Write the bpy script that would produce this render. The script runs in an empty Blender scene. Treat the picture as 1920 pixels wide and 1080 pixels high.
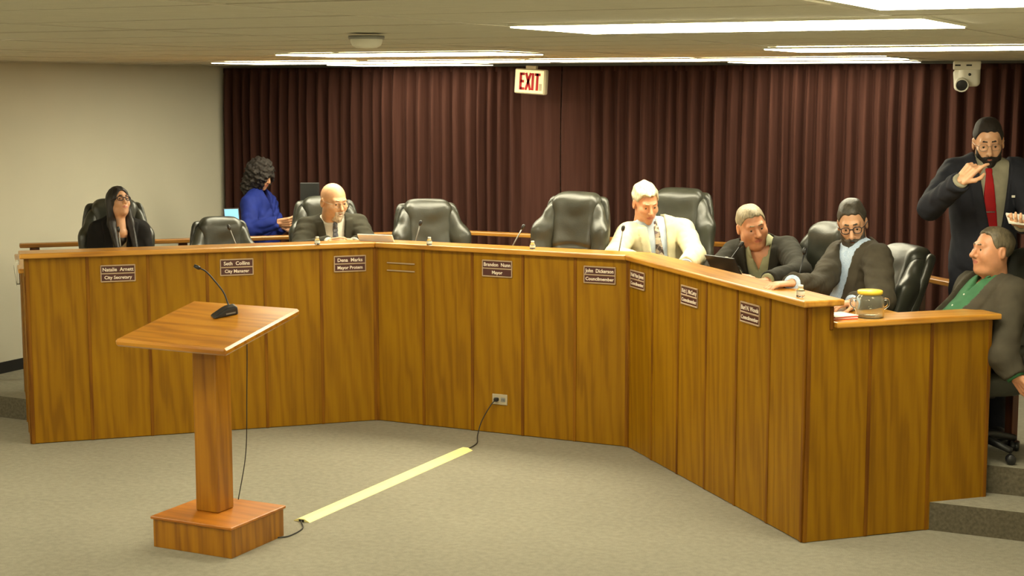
import bpy, bmesh, math, random
import numpy as np
from mathutils import Vector, Matrix, Euler
random.seed(7); np.random.seed(7)
scene = bpy.context.scene
COL = scene.collection
PI = math.pi
S2 = math.sqrt(.5)

# ------------------------------------------------------------------ camera
CAM = np.array([4.6473, -9.2345, 2.3010]); YAW = math.radians(-26.192); PITCH = math.radians(7.281); FPX = 2951.5
cd = bpy.data.cameras.new('camera'); cam = bpy.data.objects.new('camera', cd); COL.objects.link(cam)
cam.location = CAM; cam.rotation_euler = (PI/2 - PITCH, 0, -YAW)
cd.sensor_width = 36.0; cd.lens = FPX / 1920 * 36.0; cd.clip_start = .02; cd.clip_end = 60
scene.camera = cam
FW = np.array([math.sin(YAW)*math.cos(PITCH), math.cos(YAW)*math.cos(PITCH), -math.sin(PITCH)])
RT = np.array([math.cos(YAW), -math.sin(YAW), 0.0]); UP = np.cross(RT, FW)
def at(px, py, d):                       # point of the room seen at a pixel, at distance d along the view axis
    return CAM + d * (FW + RT*(px-960)/FPX - UP*(py-540)/FPX)
def atz(px, py, z):
    r = FW + RT*(px-960)/FPX - UP*(py-540)/FPX
    return CAM + r*(z-CAM[2])/r[2]

# ------------------------------------------------------------------ world / exposure
w = bpy.data.worlds.new('world'); scene.world = w; w.use_nodes = True
w.node_tree.nodes['Background'].inputs[0].default_value = (.5, .5, .5, 1)
w.node_tree.nodes['Background'].inputs[1].default_value = .05
scene.view_settings.view_transform = 'Standard'; scene.view_settings.look = 'None'
scene.view_settings.exposure = 0.45; scene.view_settings.gamma = 1.0; scene.view_settings.use_curve_mapping = False
LAMP_COL = (1.0, .93, .66); LAMP_STRENGTH = 15.0

# ------------------------------------------------------------------ room measures
ZC = 2.475                      # ceiling
XL, XR, YB, YR = -4.0, 5.25, 2.62, -9.75
YCUR = 2.37
ZS, ZP = .15, .30               # lower step, dais platform
WM, WL, WR, WT = .375, .3838, .3772, .362
HC, HR = 1.212, 1.10            # panel heights: dais, low returns
C1 = np.array([-2.5*WM, 0]); C2 = np.array([2.5*WM, 0])
DL = np.array([-S2, -S2]); DR = np.array([S2, -S2])
C0 = C1 + 6*WL*DL; C3 = C2 + 6*WR*DR
TL = C0 + 3*WT*np.array([-S2, S2]); TR = C3 + 3*WT*np.array([S2, S2])

# ------------------------------------------------------------------ materials
def srgb(r, g, b):
    f = lambda c: c/12.92 if c <= .04045 else ((c+.055)/1.055)**2.4
    return (f(r/255), f(g/255), f(b/255), 1)
MATS = {}
def new_mat(name):
    m = bpy.data.materials.new(name); m.use_nodes = True; MATS[name] = m
    nt = m.node_tree; return m, nt, nt.nodes['Principled BSDF']
def N(nt, t, **kw):
    n = nt.nodes.new(t)
    for k, v in kw.items(): setattr(n, k, v)
    return n
def ramp(nt, fac, stops):
    r = N(nt, 'ShaderNodeValToRGB'); e = r.color_ramp.elements
    e[0].position, e[0].color = stops[0]; e[1].position, e[1].color = stops[-1]
    for p, c in stops[1:-1]:
        x = e.new(p); x.color = c
    nt.links.new(fac, r.inputs[0]); return r.outputs[0]
def coords(nt, scale=(1, 1, 1), rnd=True):
    tc = N(nt, 'ShaderNodeTexCoord'); out = tc.outputs['Object']
    if rnd:
        oi = N(nt, 'ShaderNodeObjectInfo'); mu = N(nt, 'ShaderNodeVectorMath', operation='SCALE')
        cx = N(nt, 'ShaderNodeCombineXYZ')
        nt.links.new(oi.outputs['Random'], cx.inputs[0]); nt.links.new(oi.outputs['Random'], cx.inputs[1]); nt.links.new(oi.outputs['Random'], cx.inputs[2])
        nt.links.new(cx.outputs[0], mu.inputs[0]); mu.inputs['Scale'].default_value = 17.3
        ad = N(nt, 'ShaderNodeVectorMath', operation='ADD'); nt.links.new(out, ad.inputs[0]); nt.links.new(mu.outputs[0], ad.inputs[1]); out = ad.outputs[0]
    mp = N(nt, 'ShaderNodeMapping'); mp.inputs['Scale'].default_value = scale
    nt.links.new(out, mp.inputs[0]); return mp.outputs[0]
def simple(name, col, rough=.6, metal=0, var=.12, vscale=6, bump=0, bscale=120, spec=.5, coat=0):
    m, nt, b = new_mat(name)
    v = coords(nt); no = N(nt, 'ShaderNodeTexNoise'); no.inputs['Scale'].default_value = vscale; no.inputs['Detail'].default_value = 5
    nt.links.new(v, no.inputs['Vector'])
    c = np.array(col[:3]); lo = tuple(c*(1-var))+(1,); hi = tuple(np.minimum(c*(1+var), 1))+(1,)
    nt.links.new(ramp(nt, no.outputs[0], [(.3, lo), (.7, hi)]), b.inputs['Base Color'])
    b.inputs['Roughness'].default_value = rough; b.inputs['Metallic'].default_value = metal
    b.inputs['Specular IOR Level'].default_value = spec; b.inputs['Coat Weight'].default_value = coat
    if bump:
        n2 = N(nt, 'ShaderNodeTexNoise'); n2.inputs['Scale'].default_value = bscale; n2.inputs['Detail'].default_value = 3
        nt.links.new(v, n2.inputs['Vector'])
        bp = N(nt, 'ShaderNodeBump'); bp.inputs['Strength'].default_value = bump; bp.inputs['Distance'].default_value = .004
        nt.links.new(n2.outputs[0], bp.inputs['Height']); nt.links.new(bp.outputs[0], b.inputs['Normal'])
    return m
def wood(name, dark, mid, light, axis='z', rough=.38, coat=.25, scale=1.0, spec=.5):
    m, nt, b = new_mat(name)
    sc = {'z': (1, 1, .10), 'x': (.10, 1, 1), 'y': (1, .10, 1)}[axis]
    v = coords(nt, tuple(s*scale for s in sc))
    wv = N(nt, 'ShaderNodeTexWave', wave_type='BANDS', bands_direction='DIAGONAL'); wv.inputs['Scale'].default_value = 7
    wv.inputs['Distortion'].default_value = 9; wv.inputs['Detail'].default_value = 3; wv.inputs['Detail Scale'].default_value = 1.3; wv.inputs['Detail Roughness'].default_value = .55
    nt.links.new(v, wv.inputs['Vector'])
    fs = {'z': (90, 90, 1.2), 'x': (1.2, 90, 90), 'y': (90, 1.2, 90)}[axis]
    v2 = coords(nt, fs); no = N(nt, 'ShaderNodeTexNoise'); no.inputs['Scale'].default_value = 1.0; no.inputs['Detail'].default_value = 4
    nt.links.new(v2, no.inputs['Vector'])
    v3 = coords(nt, (2.2, 2.2, 1.1)); nb = N(nt, 'ShaderNodeTexNoise'); nb.inputs['Scale'].default_value = 1.0
    nt.links.new(v3, nb.inputs['Vector'])
    a = N(nt, 'ShaderNodeMath', operation='MULTIPLY_ADD'); a.inputs[1].default_value = .24
    nt.links.new(wv.outputs['Fac'], a.inputs[0])
    a2 = N(nt, 'ShaderNodeMath', operation='MULTIPLY'); a2.inputs[1].default_value = .34; nt.links.new(no.outputs[0], a2.inputs[0]); nt.links.new(a2.outputs[0], a.inputs[2])
    a3 = N(nt, 'ShaderNodeMath', operation='MULTIPLY_ADD'); a3.inputs[1].default_value = .50; nt.links.new(nb.outputs[0], a3.inputs[0]); nt.links.new(a.outputs[0], a3.inputs[2])
    col = ramp(nt, a3.outputs[0], [(.34, dark), (.54, mid), (.80, light)])
    b.inputs['Specular IOR Level'].default_value = spec
    nt.links.new(col, b.inputs['Base Color']); b.inputs['Roughness'].default_value = rough; b.inputs['Coat Weight'].default_value = coat; b.inputs['Coat Roughness'].default_value = .25
    bp = N(nt, 'ShaderNodeBump'); bp.inputs['Strength'].default_value = .12; bp.inputs['Distance'].default_value = .002
    nt.links.new(no.outputs[0], bp.inputs['Height']); nt.links.new(bp.outputs[0], b.inputs['Normal'])
    return m

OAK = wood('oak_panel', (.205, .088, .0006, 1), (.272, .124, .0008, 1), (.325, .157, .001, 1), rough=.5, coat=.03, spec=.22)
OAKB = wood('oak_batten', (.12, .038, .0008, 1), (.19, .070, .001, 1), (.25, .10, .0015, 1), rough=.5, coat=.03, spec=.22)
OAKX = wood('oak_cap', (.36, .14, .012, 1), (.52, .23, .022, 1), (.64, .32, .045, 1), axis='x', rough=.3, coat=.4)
OAKP = wood('oak_podium', (.21, .075, .0015, 1), (.32, .125, .002, 1), (.42, .18, .004, 1))
OAKPX = wood('oak_podium_top', (.30, .105, .004, 1), (.45, .175, .008, 1), (.55, .25, .02, 1), axis='x', rough=.28, coat=.5)
OAKBASE = wood('oak_podium_base_top', (.32, .10, .006, 1), (.42, .14, .008, 1), (.50, .18, .012, 1), axis='x', rough=.35, coat=.3)
MAHOG = wood('dark_rail_wood', (.06, .016, .006, 1), (.10, .03, .01, 1), (.15, .05, .015, 1))
OAKRAIL = wood('oak_rail', (.20, .075, .008, 1), (.32, .13, .014, 1), (.42, .19, .03, 1), axis='x')
RECESS = simple('dark_joint', (.03, .013, .003), .9)
WALL = simple('wall_paint', (.62, .585, .47), .85, var=.02, vscale=2, bump=.05, bscale=300)
TILE = simple('ceiling_tile', (.52, .495, .40), .95, var=.04, vscale=20, bump=.25, bscale=160)
GRID = simple('ceiling_grid_bar', (.52, .49, .40), .6, var=.03)
BLACKRUB = simple('black_rubber', (.012, .011, .01), .6)
BLACKPL = simple('black_plastic', (.014, .014, .015), .38)
GREYPL = simple('grey_plastic', (.22, .22, .21), .4)
CHROME = simple('chrome', (.7, .7, .68), .2, metal=1, var=.03)
WHITEPL = simple('white_plastic', (.72, .70, .60), .4, var=.03)
CREAMPL = simple('cream_plastic', (.66, .60, .44), .4, var=.04)
YELLOW = simple('yellow_plastic', (.90, .83, .36), .5, var=.05, vscale=20)
LIDY = simple('yellow_lid', (.80, .55, .05), .35, var=.05)
LEATHER = simple('black_leather', (.030, .031, .022), .36, var=.25, vscale=9, bump=.16, bscale=140, spec=.6)
CURT = None
def carpet():
    m, nt, b = new_mat('carpet')
    v = coords(nt, rnd=False)
    n1 = N(nt, 'ShaderNodeTexNoise'); n1.inputs['Scale'].default_value = 170; n1.inputs['Detail'].default_value = 4; nt.links.new(v, n1.inputs['Vector'])
    n2 = N(nt, 'ShaderNodeTexNoise'); n2.inputs['Scale'].default_value = 28; n2.inputs['Detail'].default_value = 6; nt.links.new(v, n2.inputs['Vector'])
    n3 = N(nt, 'ShaderNodeTexNoise'); n3.inputs['Scale'].default_value = 1.3; n3.inputs['Detail'].default_value = 3; nt.links.new(v, n3.inputs['Vector'])
    a = N(nt, 'ShaderNodeMath', operation='MULTIPLY_ADD'); a.inputs[1].default_value = .35; nt.links.new(n1.outputs[0], a.inputs[0])
    a2 = N(nt, 'ShaderNodeMath', operation='MULTIPLY_ADD'); a2.inputs[1].default_value = .45; nt.links.new(n2.outputs[0], a2.inputs[0])
    a3 = N(nt, 'ShaderNodeMath', operation='MULTIPLY'); a3.inputs[1].default_value = .22; nt.links.new(n3.outputs[0], a3.inputs[0])
    nt.links.new(a3.outputs[0], a2.inputs[2]); nt.links.new(a2.outputs[0], a.inputs[2])
    nt.links.new(ramp(nt, a.outputs[0], [(.34, (.215, .20, .155, 1)), (.55, (.275, .255, .20, 1)), (.76, (.35, .32, .25, 1))]), b.inputs['Base Color'])
    b.inputs['Roughness'].default_value = 1; b.inputs['Specular IOR Level'].default_value = .1
    bp = N(nt, 'ShaderNodeBump'); bp.inputs['Strength'].default_value = .5; bp.inputs['Distance'].default_value = .006
    nt.links.new(n1.outputs[0], bp.inputs['Height']); nt.links.new(bp.outputs[0], b.inputs['Normal'])
    return m
CARPET = carpet()
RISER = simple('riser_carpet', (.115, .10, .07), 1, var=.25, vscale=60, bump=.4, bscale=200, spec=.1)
def emis(name, col, strength):
    m, nt, b = new_mat(name); b.inputs['Base Color'].default_value = (*col, 1)
    b.inputs['Emission Color'].default_value = (*col, 1); b.inputs['Emission Strength'].default_value = strength
    return m
LAMP = emis('lamp_diffuser', LAMP_COL, LAMP_STRENGTH); LAMP_DIM = emis('lamp_diffuser_dim', LAMP_COL, LAMP_STRENGTH*.5)  # second diffuser is dimmed only to keep the curtain top dark
def glass(name, col=(.95, .97, .93, 1), rough=.03):
    m, nt, b = new_mat(name); b.inputs['Base Color'].default_value = col; b.inputs['Transmission Weight'].default_value = 1
    b.inputs['Roughness'].default_value = rough; b.inputs['IOR'].default_value = 1.3; return m
GLASS = glass('clear_glass'); JARG = glass('jar_glass', (.93, .95, .88, 1), .05); JARG.node_tree.nodes['Principled BSDF'].inputs['Transmission Weight'].default_value = .96
def fabric(name, col, rough=.85, var=.15, weave=.2):
    return simple(name, col, rough, var=var, vscale=14, bump=weave, bscale=420, spec=.2)

# ------------------------------------------------------------------ mesh helpers
def mesh_obj(name, verts, faces, mat, parent=None, smooth=False):
    me = bpy.data.meshes.new(name); me.from_pydata([tuple(map(float, v)) for v in verts], [], faces); me.validate()
    if mat: me.materials.append(mat)
    if smooth: me.polygons.foreach_set('use_smooth', [True]*len(me.polygons))
    o = bpy.data.objects.new(name, me); COL.objects.link(o)
    if parent: o.parent = parent
    return o
def bm_obj(name, bm, mat, parent=None, smooth=False):
    bmesh.ops.recalc_face_normals(bm, faces=bm.faces)
    me = bpy.data.meshes.new(name); bm.to_mesh(me); bm.free()
    if mat: me.materials.append(mat)
    if smooth: me.polygons.foreach_set('use_smooth', [True]*len(me.polygons))
    o = bpy.data.objects.new(name, me); COL.objects.link(o)
    if parent: o.parent = parent
    return o
def bm_box(bm, lo, hi, bev=0, mat=None, seg=1):
    lo = Vector(lo); hi = Vector(hi)
    r = bmesh.ops.create_cube(bm, size=1); vs = r['verts']
    for v in vs: v.co = Vector(((lo[i]+hi[i])/2 + v.co[i]*(hi[i]-lo[i]) for i in range(3)))
    if bev:
        es = list({e for v in vs for e in v.link_edges})
        rb = bmesh.ops.bevel(bm, geom=es, offset=bev, segments=seg, affect='EDGES', profile=.5)
        vs = list({v for f in rb['faces'] for v in f.verts} | {v for v in vs if v.is_valid})
    if mat is not None:
        for v in vs: v.co = mat @ v.co
    return vs
def box(name, lo, hi, mat, parent=None, bev=0, seg=1, M=None):
    bm = bmesh.new(); bm_box(bm, lo, hi, bev, M, seg); return bm_obj(name, bm, mat, parent)
def bm_lathe(bm, prof, n=16, M=None):
    rings = []
    for r, z in prof:
        rings.append([bm.verts.new((r*math.cos(2*PI*k/n), r*math.sin(2*PI*k/n), z)) for k in range(n)] if r > 1e-6 else [bm.verts.new((0, 0, z))])
    for a, b in zip(rings, rings[1:]):
        for k in range(n):
            if len(a) == 1 and len(b) == 1: continue
            if len(a) == 1: bm.faces.new((a[0], b[k], b[(k+1) % n]))
            elif len(b) == 1: bm.faces.new((a[k], a[(k+1) % n], b[0]))
            else: bm.faces.new((a[k], a[(k+1) % n], b[(k+1) % n], b[k]))
    if M is not None:
        for rg in rings:
            for v in rg: v.co = M @ v.co
def lathe(name, prof, mat, parent=None, n=20, M=None, smooth=True):
    bm = bmesh.new(); bm_lathe(bm, prof, n, M); return bm_obj(name, bm, mat, parent, smooth)
def bm_tube(bm, pts, r, n=8, cap=True):
    pts = [Vector(p) for p in pts]; rad = r if hasattr(r, '__len__') else [r]*len(pts)
    rings = []; up = None
    for i, p in enumerate(pts):
        t = (pts[min(i+1, len(pts)-1)] - pts[max(i-1, 0)]).normalized()
        if up is None:
            up = Vector((0, 0, 1)) if abs(t.z) < .9 else Vector((1, 0, 0))
        u = (up - t*up.dot(t)).normalized(); v = t.cross(u); up = u
        rings.append([bm.verts.new(p + (u*math.cos(2*PI*k/n) + v*math.sin(2*PI*k/n))*rad[i]) for k in range(n)])
    for a, b in zip(rings, rings[1:]):
        for k in range(n): bm.faces.new((a[k], a[(k+1) % n], b[(k+1) % n], b[k]))
    if cap: bm.faces.new(rings[0][::-1]); bm.faces.new(rings[-1])
def tube(name, pts, r, mat, parent=None, n=8):
    bm = bmesh.new(); bm_tube(bm, pts, r, n); return bm_obj(name, bm, mat, parent, True)
def spline(pts, k=8):                    # Catmull-Rom through the points
    P = [np.array(p, float) for p in pts]; P = [2*P[0]-P[1]] + P + [2*P[-1]-P[-2]]; out = []
    for i in range(1, len(P)-2):
        for j in range(k):
            t = j/k
            out.append(.5*((2*P[i]) + (-P[i-1]+P[i+1])*t + (2*P[i-1]-5*P[i]+4*P[i+1]-P[i+2])*t*t + (-P[i-1]+3*P[i]-3*P[i+1]+P[i+2])*t**3))
    out.append(P[-2]); return out
def empty(name, loc=(0, 0, 0), rz=0):
    o = bpy.data.objects.new(name, None); COL.objects.link(o); o.empty_display_size = .1
    o.location = loc; o.rotation_euler = (0, 0, rz); return o
def tag(o, label, cat, group=None):
    o['label'] = label; o['category'] = cat
    if group: o['group'] = group
    return o
def struct(o, label=None):
    o['kind'] = 'structure'
    if label: o['label'] = label
    return o
def copy_tree(o, parent=None):
    c = o.copy(); COL.objects.link(c); c.parent = parent
    for ch in list(o.children): copy_tree(ch, c)
    return c
def prism(name, poly, z0, z1, mat, parent=None, side_mat=None):
    n = len(poly); vs = [(x, y, z0) for x, y in poly] + [(x, y, z1) for x, y in poly]
    fs = [tuple(range(n))[::-1], tuple(range(n, 2*n))] + [(i, (i+1) % n, n+(i+1) % n, n+i) for i in range(n)]
    o = mesh_obj(name, vs, fs, mat, parent)
    if side_mat:
        o.data.materials.append(side_mat)
        for i in range(2, len(o.data.polygons)): o.data.polygons[i].material_index = 1
    return o
def text_mesh(name, s, size, mat, parent, depth=.0006, bold=0, align='CENTER'):
    cu = bpy.data.curves.new(name, 'FONT'); cu.body = s; cu.size = size; cu.extrude = depth; cu.align_x = align; cu.align_y = 'CENTER'; cu.offset = bold; cu.resolution_u = 3
    t = bpy.data.objects.new(name, cu); COL.objects.link(t)
    dg = bpy.context.evaluated_depsgraph_get(); me = bpy.data.meshes.new_from_object(t.evaluated_get(dg))
    bpy.data.objects.remove(t); me.materials.clear(); me.materials.append(mat)
    o = bpy.data.objects.new(name, me); COL.objects.link(o); o.parent = parent; return o

# ------------------------------------------------------------------ signed-distance modelling (soft bodies, leather, people)
F32 = np.float32
def smin(a, b, k):
    h = np.clip(.5+.5*(b-a)/k, 0, 1); return b+(a-b)*h-k*h*(1-h)
def smax(a, b, k): return -smin(-a, -b, k)
def ell(P, c, r):
    q = P-np.array(c, F32); r = np.array(r, F32)
    k0 = np.sqrt(((q/r)**2).sum(-1)); k1 = np.sqrt(((q/(r*r))**2).sum(-1))+1e-9
    return k0*(k0-1)/k1
def sph(P, c, r): return np.sqrt(((P-np.array(c, F32))**2).sum(-1))-r
def cone(P, a, b, ra, rb):
    a = np.array(a, F32); b = np.array(b, F32); ba = b-a; q = P-a
    t = np.clip((q@ba)/(ba@ba+1e-12), 0, 1).astype(F32)
    return np.sqrt(((q-t[..., None]*ba)**2).sum(-1))-(ra+(rb-ra)*t)
def rbox(P, c, h, r):
    q = np.abs(P-np.array(c, F32))-(np.array(h, F32)-r)
    return np.sqrt((np.maximum(q, 0)**2).sum(-1))+np.minimum(q.max(-1), 0)-r
def wob(P, f, amp, ph=0):
    x, y, z = P[..., 0]*f, P[..., 1]*f, P[..., 2]*f
    return amp*(np.sin(x+1.7*np.sin(y*.8+ph)+ph)*np.sin(y*1.1+1.3*np.sin(z*.9)+2*ph)+.6*np.sin(z*1.9+1.1*np.sin(x*1.3+ph)))
def sdf_geo(f, lo, hi, h):
    lo = np.array(lo, float); hi = np.array(hi, float); n = np.maximum(np.ceil((hi-lo)/h).astype(int)+1, 4)
    ax = [(lo[i]+h*np.arange(n[i])).astype(F32) for i in range(3)]
    m = 4; nc = (n-1)//m+2                                  # coarse pass, then only the blocks near the surface
    cx = [(lo[i]+h*m*np.arange(nc[i])).astype(F32) for i in range(3)]
    VC = f(np.stack(np.meshgrid(*cx, indexing='ij'), -1).reshape(-1, 3)).reshape(nc)
    a8 = np.stack([VC[i:nc[0]-1+i, j:nc[1]-1+j, k:nc[2]-1+k] for i in (0, 1) for j in (0, 1) for k in (0, 1)])
    near = (np.abs(a8).min(0) < h*m*1.35+.004) | ((a8 < 0).any(0) & (a8 >= 0).any(0))
    bi = [np.minimum(np.arange(n[i])//m, nc[i]-2) for i in range(3)]
    near = near[np.ix_(*bi)]; V = a8[0][np.ix_(*bi)].astype(F32)
    ii = np.argwhere(near); PT = np.stack([ax[0][ii[:, 0]], ax[1][ii[:, 1]], ax[2][ii[:, 2]]], -1)
    V[near] = f(PT)
    V[0], V[-1] = np.maximum(V[0], 1e-4), np.maximum(V[-1], 1e-4); V[:, 0] = np.maximum(V[:, 0], 1e-4); V[:, -1] = np.maximum(V[:, -1], 1e-4); V[:, :, 0] = np.maximum(V[:, :, 0], 1e-4); V[:, :, -1] = np.maximum(V[:, :, -1], 1e-4)
    cn = n-1; acc = np.zeros((*cn, 3), F32); cnt = np.zeros(cn, F32)
    corner = [(i, j, k) for i in (0, 1) for j in (0, 1) for k in (0, 1)]
    sl = lambda c: V[c[0]:c[0]+cn[0], c[1]:c[1]+cn[1], c[2]:c[2]+cn[2]]
    for ca in corner:
        for d in range(3):
            if ca[d]: continue
            cb = list(ca); cb[d] = 1; va, vb = sl(ca), sl(cb); m = (va < 0) != (vb < 0)
            t = np.where(m, va/np.where(m, va-vb, 1), 0)
            for k in range(3): acc[..., k] += np.where(m, ca[k]+(t if k == d else 0), 0)
            cnt += m
    act = cnt > 0; idx = -np.ones(cn, np.int64); idx[act] = np.arange(act.sum())
    ii = np.argwhere(act); verts = (ii+acc[act]/cnt[act][:, None])*h+lo
    quads = []; ins = V < 0
    for d in range(3):
        a = [slice(1, cn[k]) for k in range(3)]; a[d] = slice(0, cn[d]); b = list(a); b[d] = slice(1, cn[d]+1)
        sa, sb = ins[tuple(a)], ins[tuple(b)]; e = np.argwhere(sa != sb)
        if not len(e): continue
        off = np.array([1, 1, 1]); off[d] = 0; e0 = e+off
        u, v = (d+1) % 3, (d+2) % 3
        du = np.zeros(3, int); du[u] = 1; dv = np.zeros(3, int); dv[v] = 1
        g = lambda q: idx[q[:, 0], q[:, 1], q[:, 2]]
        q = np.stack([g(e0-du-dv), g(e0-dv), g(e0), g(e0-du)], -1)
        fl = ~sa[tuple((e).T)]
        q[fl] = q[fl][:, ::-1]
        quads.append(q)
    return verts, np.concatenate(quads)
def geo_obj(name, parts, mat, parent=None, M=None):
    """parts: list of (verts, quads, material_index array or None); mat: a material or a list"""
    V = []; Q = []; MI = []; o = 0
    for p in parts:
        v, q = p[0], p[1]; V.append(v); Q.append(q+o); o += len(v)
        MI.append(p[2] if len(p) > 2 and p[2] is not None else np.zeros(len(q), int))
    V = np.concatenate(V); Q = np.concatenate(Q); MI = np.concatenate(MI)
    if M is not None:
        A = np.array(M); V = V@A[:3, :3].T+A[:3, 3]
    me = bpy.data.meshes.new(name); me.vertices.add(len(V)); me.vertices.foreach_set('co', V.astype(F32).ravel())
    me.loops.add(Q.size); me.loops.foreach_set('vertex_index', Q.astype(np.int32).ravel())
    me.polygons.add(len(Q)); me.polygons.foreach_set('loop_start', np.arange(0, Q.size, 4, dtype=np.int32))
    me.polygons.foreach_set('material_index', MI.astype(np.int32))
    me.polygons.foreach_set('use_smooth', np.ones(len(Q), bool)); me.update(calc_edges=True)
    for m in (mat if isinstance(mat, list) else [mat]): me.materials.append(m)
    ob = bpy.data.objects.new(name, me); COL.objects.link(ob)
    if parent: ob.parent = parent
    return ob

# ================================================================== THE ROOM
floor = struct(mesh_obj('floor', [(XL, YR, 0), (XR, YR, 0), (XR, YB, 0), (XL, YB, 0), (XL, YR, -.1), (XR, YR, -.1), (XR, YB, -.1), (XL, YB, -.1)],
               [(0, 1, 2, 3), (7, 6, 5, 4), (0, 4, 5, 1), (1, 5, 6, 2), (2, 6, 7, 3), (3, 7, 4, 0)], CARPET), 'grey-beige carpeted floor of the meeting room')
struct(box('wall_left', (XL-.12, YR, 0), (XL, YB, ZC+.1), WALL), 'plain beige side wall')
struct(box('wall_back', (XL-.12, YB, 0), (XR+.12, YB+.12, ZC+.1), WALL), 'wall behind the brown curtains')
struct(box('wall_right', (XR, YR, 0), (XR+.12, YB, ZC+.1), WALL), 'side wall out of view')
struct(box('wall_rear', (XL-.12, YR-.12, 0), (XR+.12, YR, ZC+.1), WALL), 'wall behind the viewpoint')
# raised floor: one low step all along, the dais platform above it
step = struct(prism('step_lower', [(XL, -1.08), (-3.12, -1.08), (-2.57, -1.57), (C1[0]-.02, .05), (C2[0]+.02, .05), (2.57, -1.55), (3.06, -1.08), (XR, -1.08), (XR, YB), (XL, YB)], .0, ZS, CARPET, side_mat=RISER), 'lower carpeted step')
RO = 1.52
plat_poly = [(-3.28, -.70), (-2.55, -1.43), tuple(C1+np.array([-.0, .05])), tuple(C2+np.array([0, .05])), (2.60, -1.45), (3.30, -.75), (XR, -.75), (XR, -.3), (3.55, -.3), (3.36, -.12), (1.18, 2.05), (-1.18, 2.05), (-3.55, -.35)]
struct(prism('platform', plat_poly, ZS-.0, ZP, CARPET, side_mat=RISER), 'carpeted dais platform')
struct(box('baseboard_left', (XL, -1.08, ZS), (XL+.012, YB, ZS+.085), BLACKRUB), 'black rubber baseboard')
struct(box('baseboard_side', (XL, YR, 0), (XL+.012, -1.08, .085), BLACKRUB), 'black rubber baseboard on the lower floor')

# ceiling: backing slab, T-bars, tiles and lamps in a 1.22 x 0.61 grid
ceil = struct(box('ceiling', (XL, YR, ZC+.03), (XR, YB, ZC+.1), TILE), 'suspended ceiling of off-white tiles')
GX = [.03+1.22*k for k in range(-4, 6)]; GY = [-5.06+.61*k for k in range(-8, 14)]
GX = [XL]+[x for x in GX if XL+.2 < x < XR-.05]+[XR]; GY = [YR]+[y for y in GY if YR+.05 < y < YB-.05]+[YB]
def cell(x, y):
    i = max(k for k in range(len(GX)-1) if GX[k] <= x+1e-3); j = max(k for k in range(len(GY)-1) if GY[k] <= y+1e-3); return i, j
LAMPS = [(3.80, -6.26, 1.22, 'large bright ceiling light at the top right corner, nearest of all'),
         (2.58, -5.06, 1.20, 'long bright ceiling light, second nearest, right of the smoke detector'),
         (2.42, -2.06, 1.22, 'ceiling light running off the right edge above the dome camera'),
         (-.36, -2.00, 1.34, 'ceiling light nearest behind the smoke detector'),
         (-2.52, .30, 1.20, 'leftmost ceiling light near the pale wall and curtain corner'),
         (-1.24, .30, 1.20, 'ceiling light between the leftmost one and the exit sign'),
         (.05, .30, 1.16, 'ceiling light just right of and in front of the exit sign'),
         (1.26, .30, 1.20, 'ceiling light between the exit sign and the dome camera, front row'),
         (-2.34, 1.58, 1.20, 'short ceiling light tight against the left half of the curtain'),
         (1.03, 1.58, 1.24, 'ceiling light tight against the curtain beside the dome camera'),
         (-3.63, -3.84, 1.20, 'ceiling light near the pale side wall, left of the view'),
         (-1.19, -5.06, 1.20, 'added unseen ceiling light over the open floor, left of the view'),  # from here on: unseen lights added to brighten the dais front
         (.03, -8.11, 1.20, 'added unseen ceiling light over the audience floor, middle'),
         (2.47, -8.11, 1.20, 'added unseen ceiling light over the audience floor, right'),
         (-2.41, -8.11, 1.20, 'added unseen ceiling light over the audience floor, left')]
for x, y, wd, lb in LAMPS:
    hx, hy = wd/2, .31
    L = tag(empty('ceiling_light', (x+hx, y+hy, ZC)), lb, 'ceiling light', 'fluorescent ceiling lights')
    bm = bmesh.new()
    for a, b in (((-hx, -hy), (hx, -hy+.018)), ((-hx, hy-.018), (hx, hy)), ((-hx, -hy+.018), (-hx+.018, hy-.018)), ((hx-.018, -hy+.018), (hx, hy-.018))):
        bm_box(bm, (a[0], a[1], .001), (b[0], b[1], .009))
    bm_obj('frame', bm, WHITEPL, L)
    box('diffuser', (-hx+.006, -hy+.006, -.003), (hx-.006, hy-.006, .0005), LAMP if y < 1 else LAMP_DIM, L)
tilecache = {}
for i in range(len(GX)-1):
    for j in range(len(GY)-1):
        x0, x1, y0, y1 = GX[i], GX[i+1], GY[j], GY[j+1]; cx, cy = (x0+x1)/2, (y0+y1)/2; hx, hy = (x1-x0)/2, (y1-y0)/2
        key = (round(hx, 3), round(hy, 3))
        if key not in tilecache:
            t = box('ceiling_tile', (-hx+.008, -hy+.008, 0), (hx-.008, hy-.008, .012), TILE, ceil, bev=.003); tilecache[key] = t
        else:
            t = tilecache[key].copy(); COL.objects.link(t); t.parent = ceil
        t.location = (cx, cy, ZC+.0105+random.uniform(0, .002)); t.rotation_euler = (random.uniform(-.004, .004), random.uniform(-.002, .002), 0)
for x in GX[1:-1]: box('grid_bar', (x-.011, YR, ZC+.009), (x+.011, YB, ZC+.024), GRID, ceil)
for y in GY[1:-1]: box('grid_bar', (XL, y-.011, ZC+.0095), (XR, y+.011, ZC+.0235), GRID, ceil)

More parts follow.
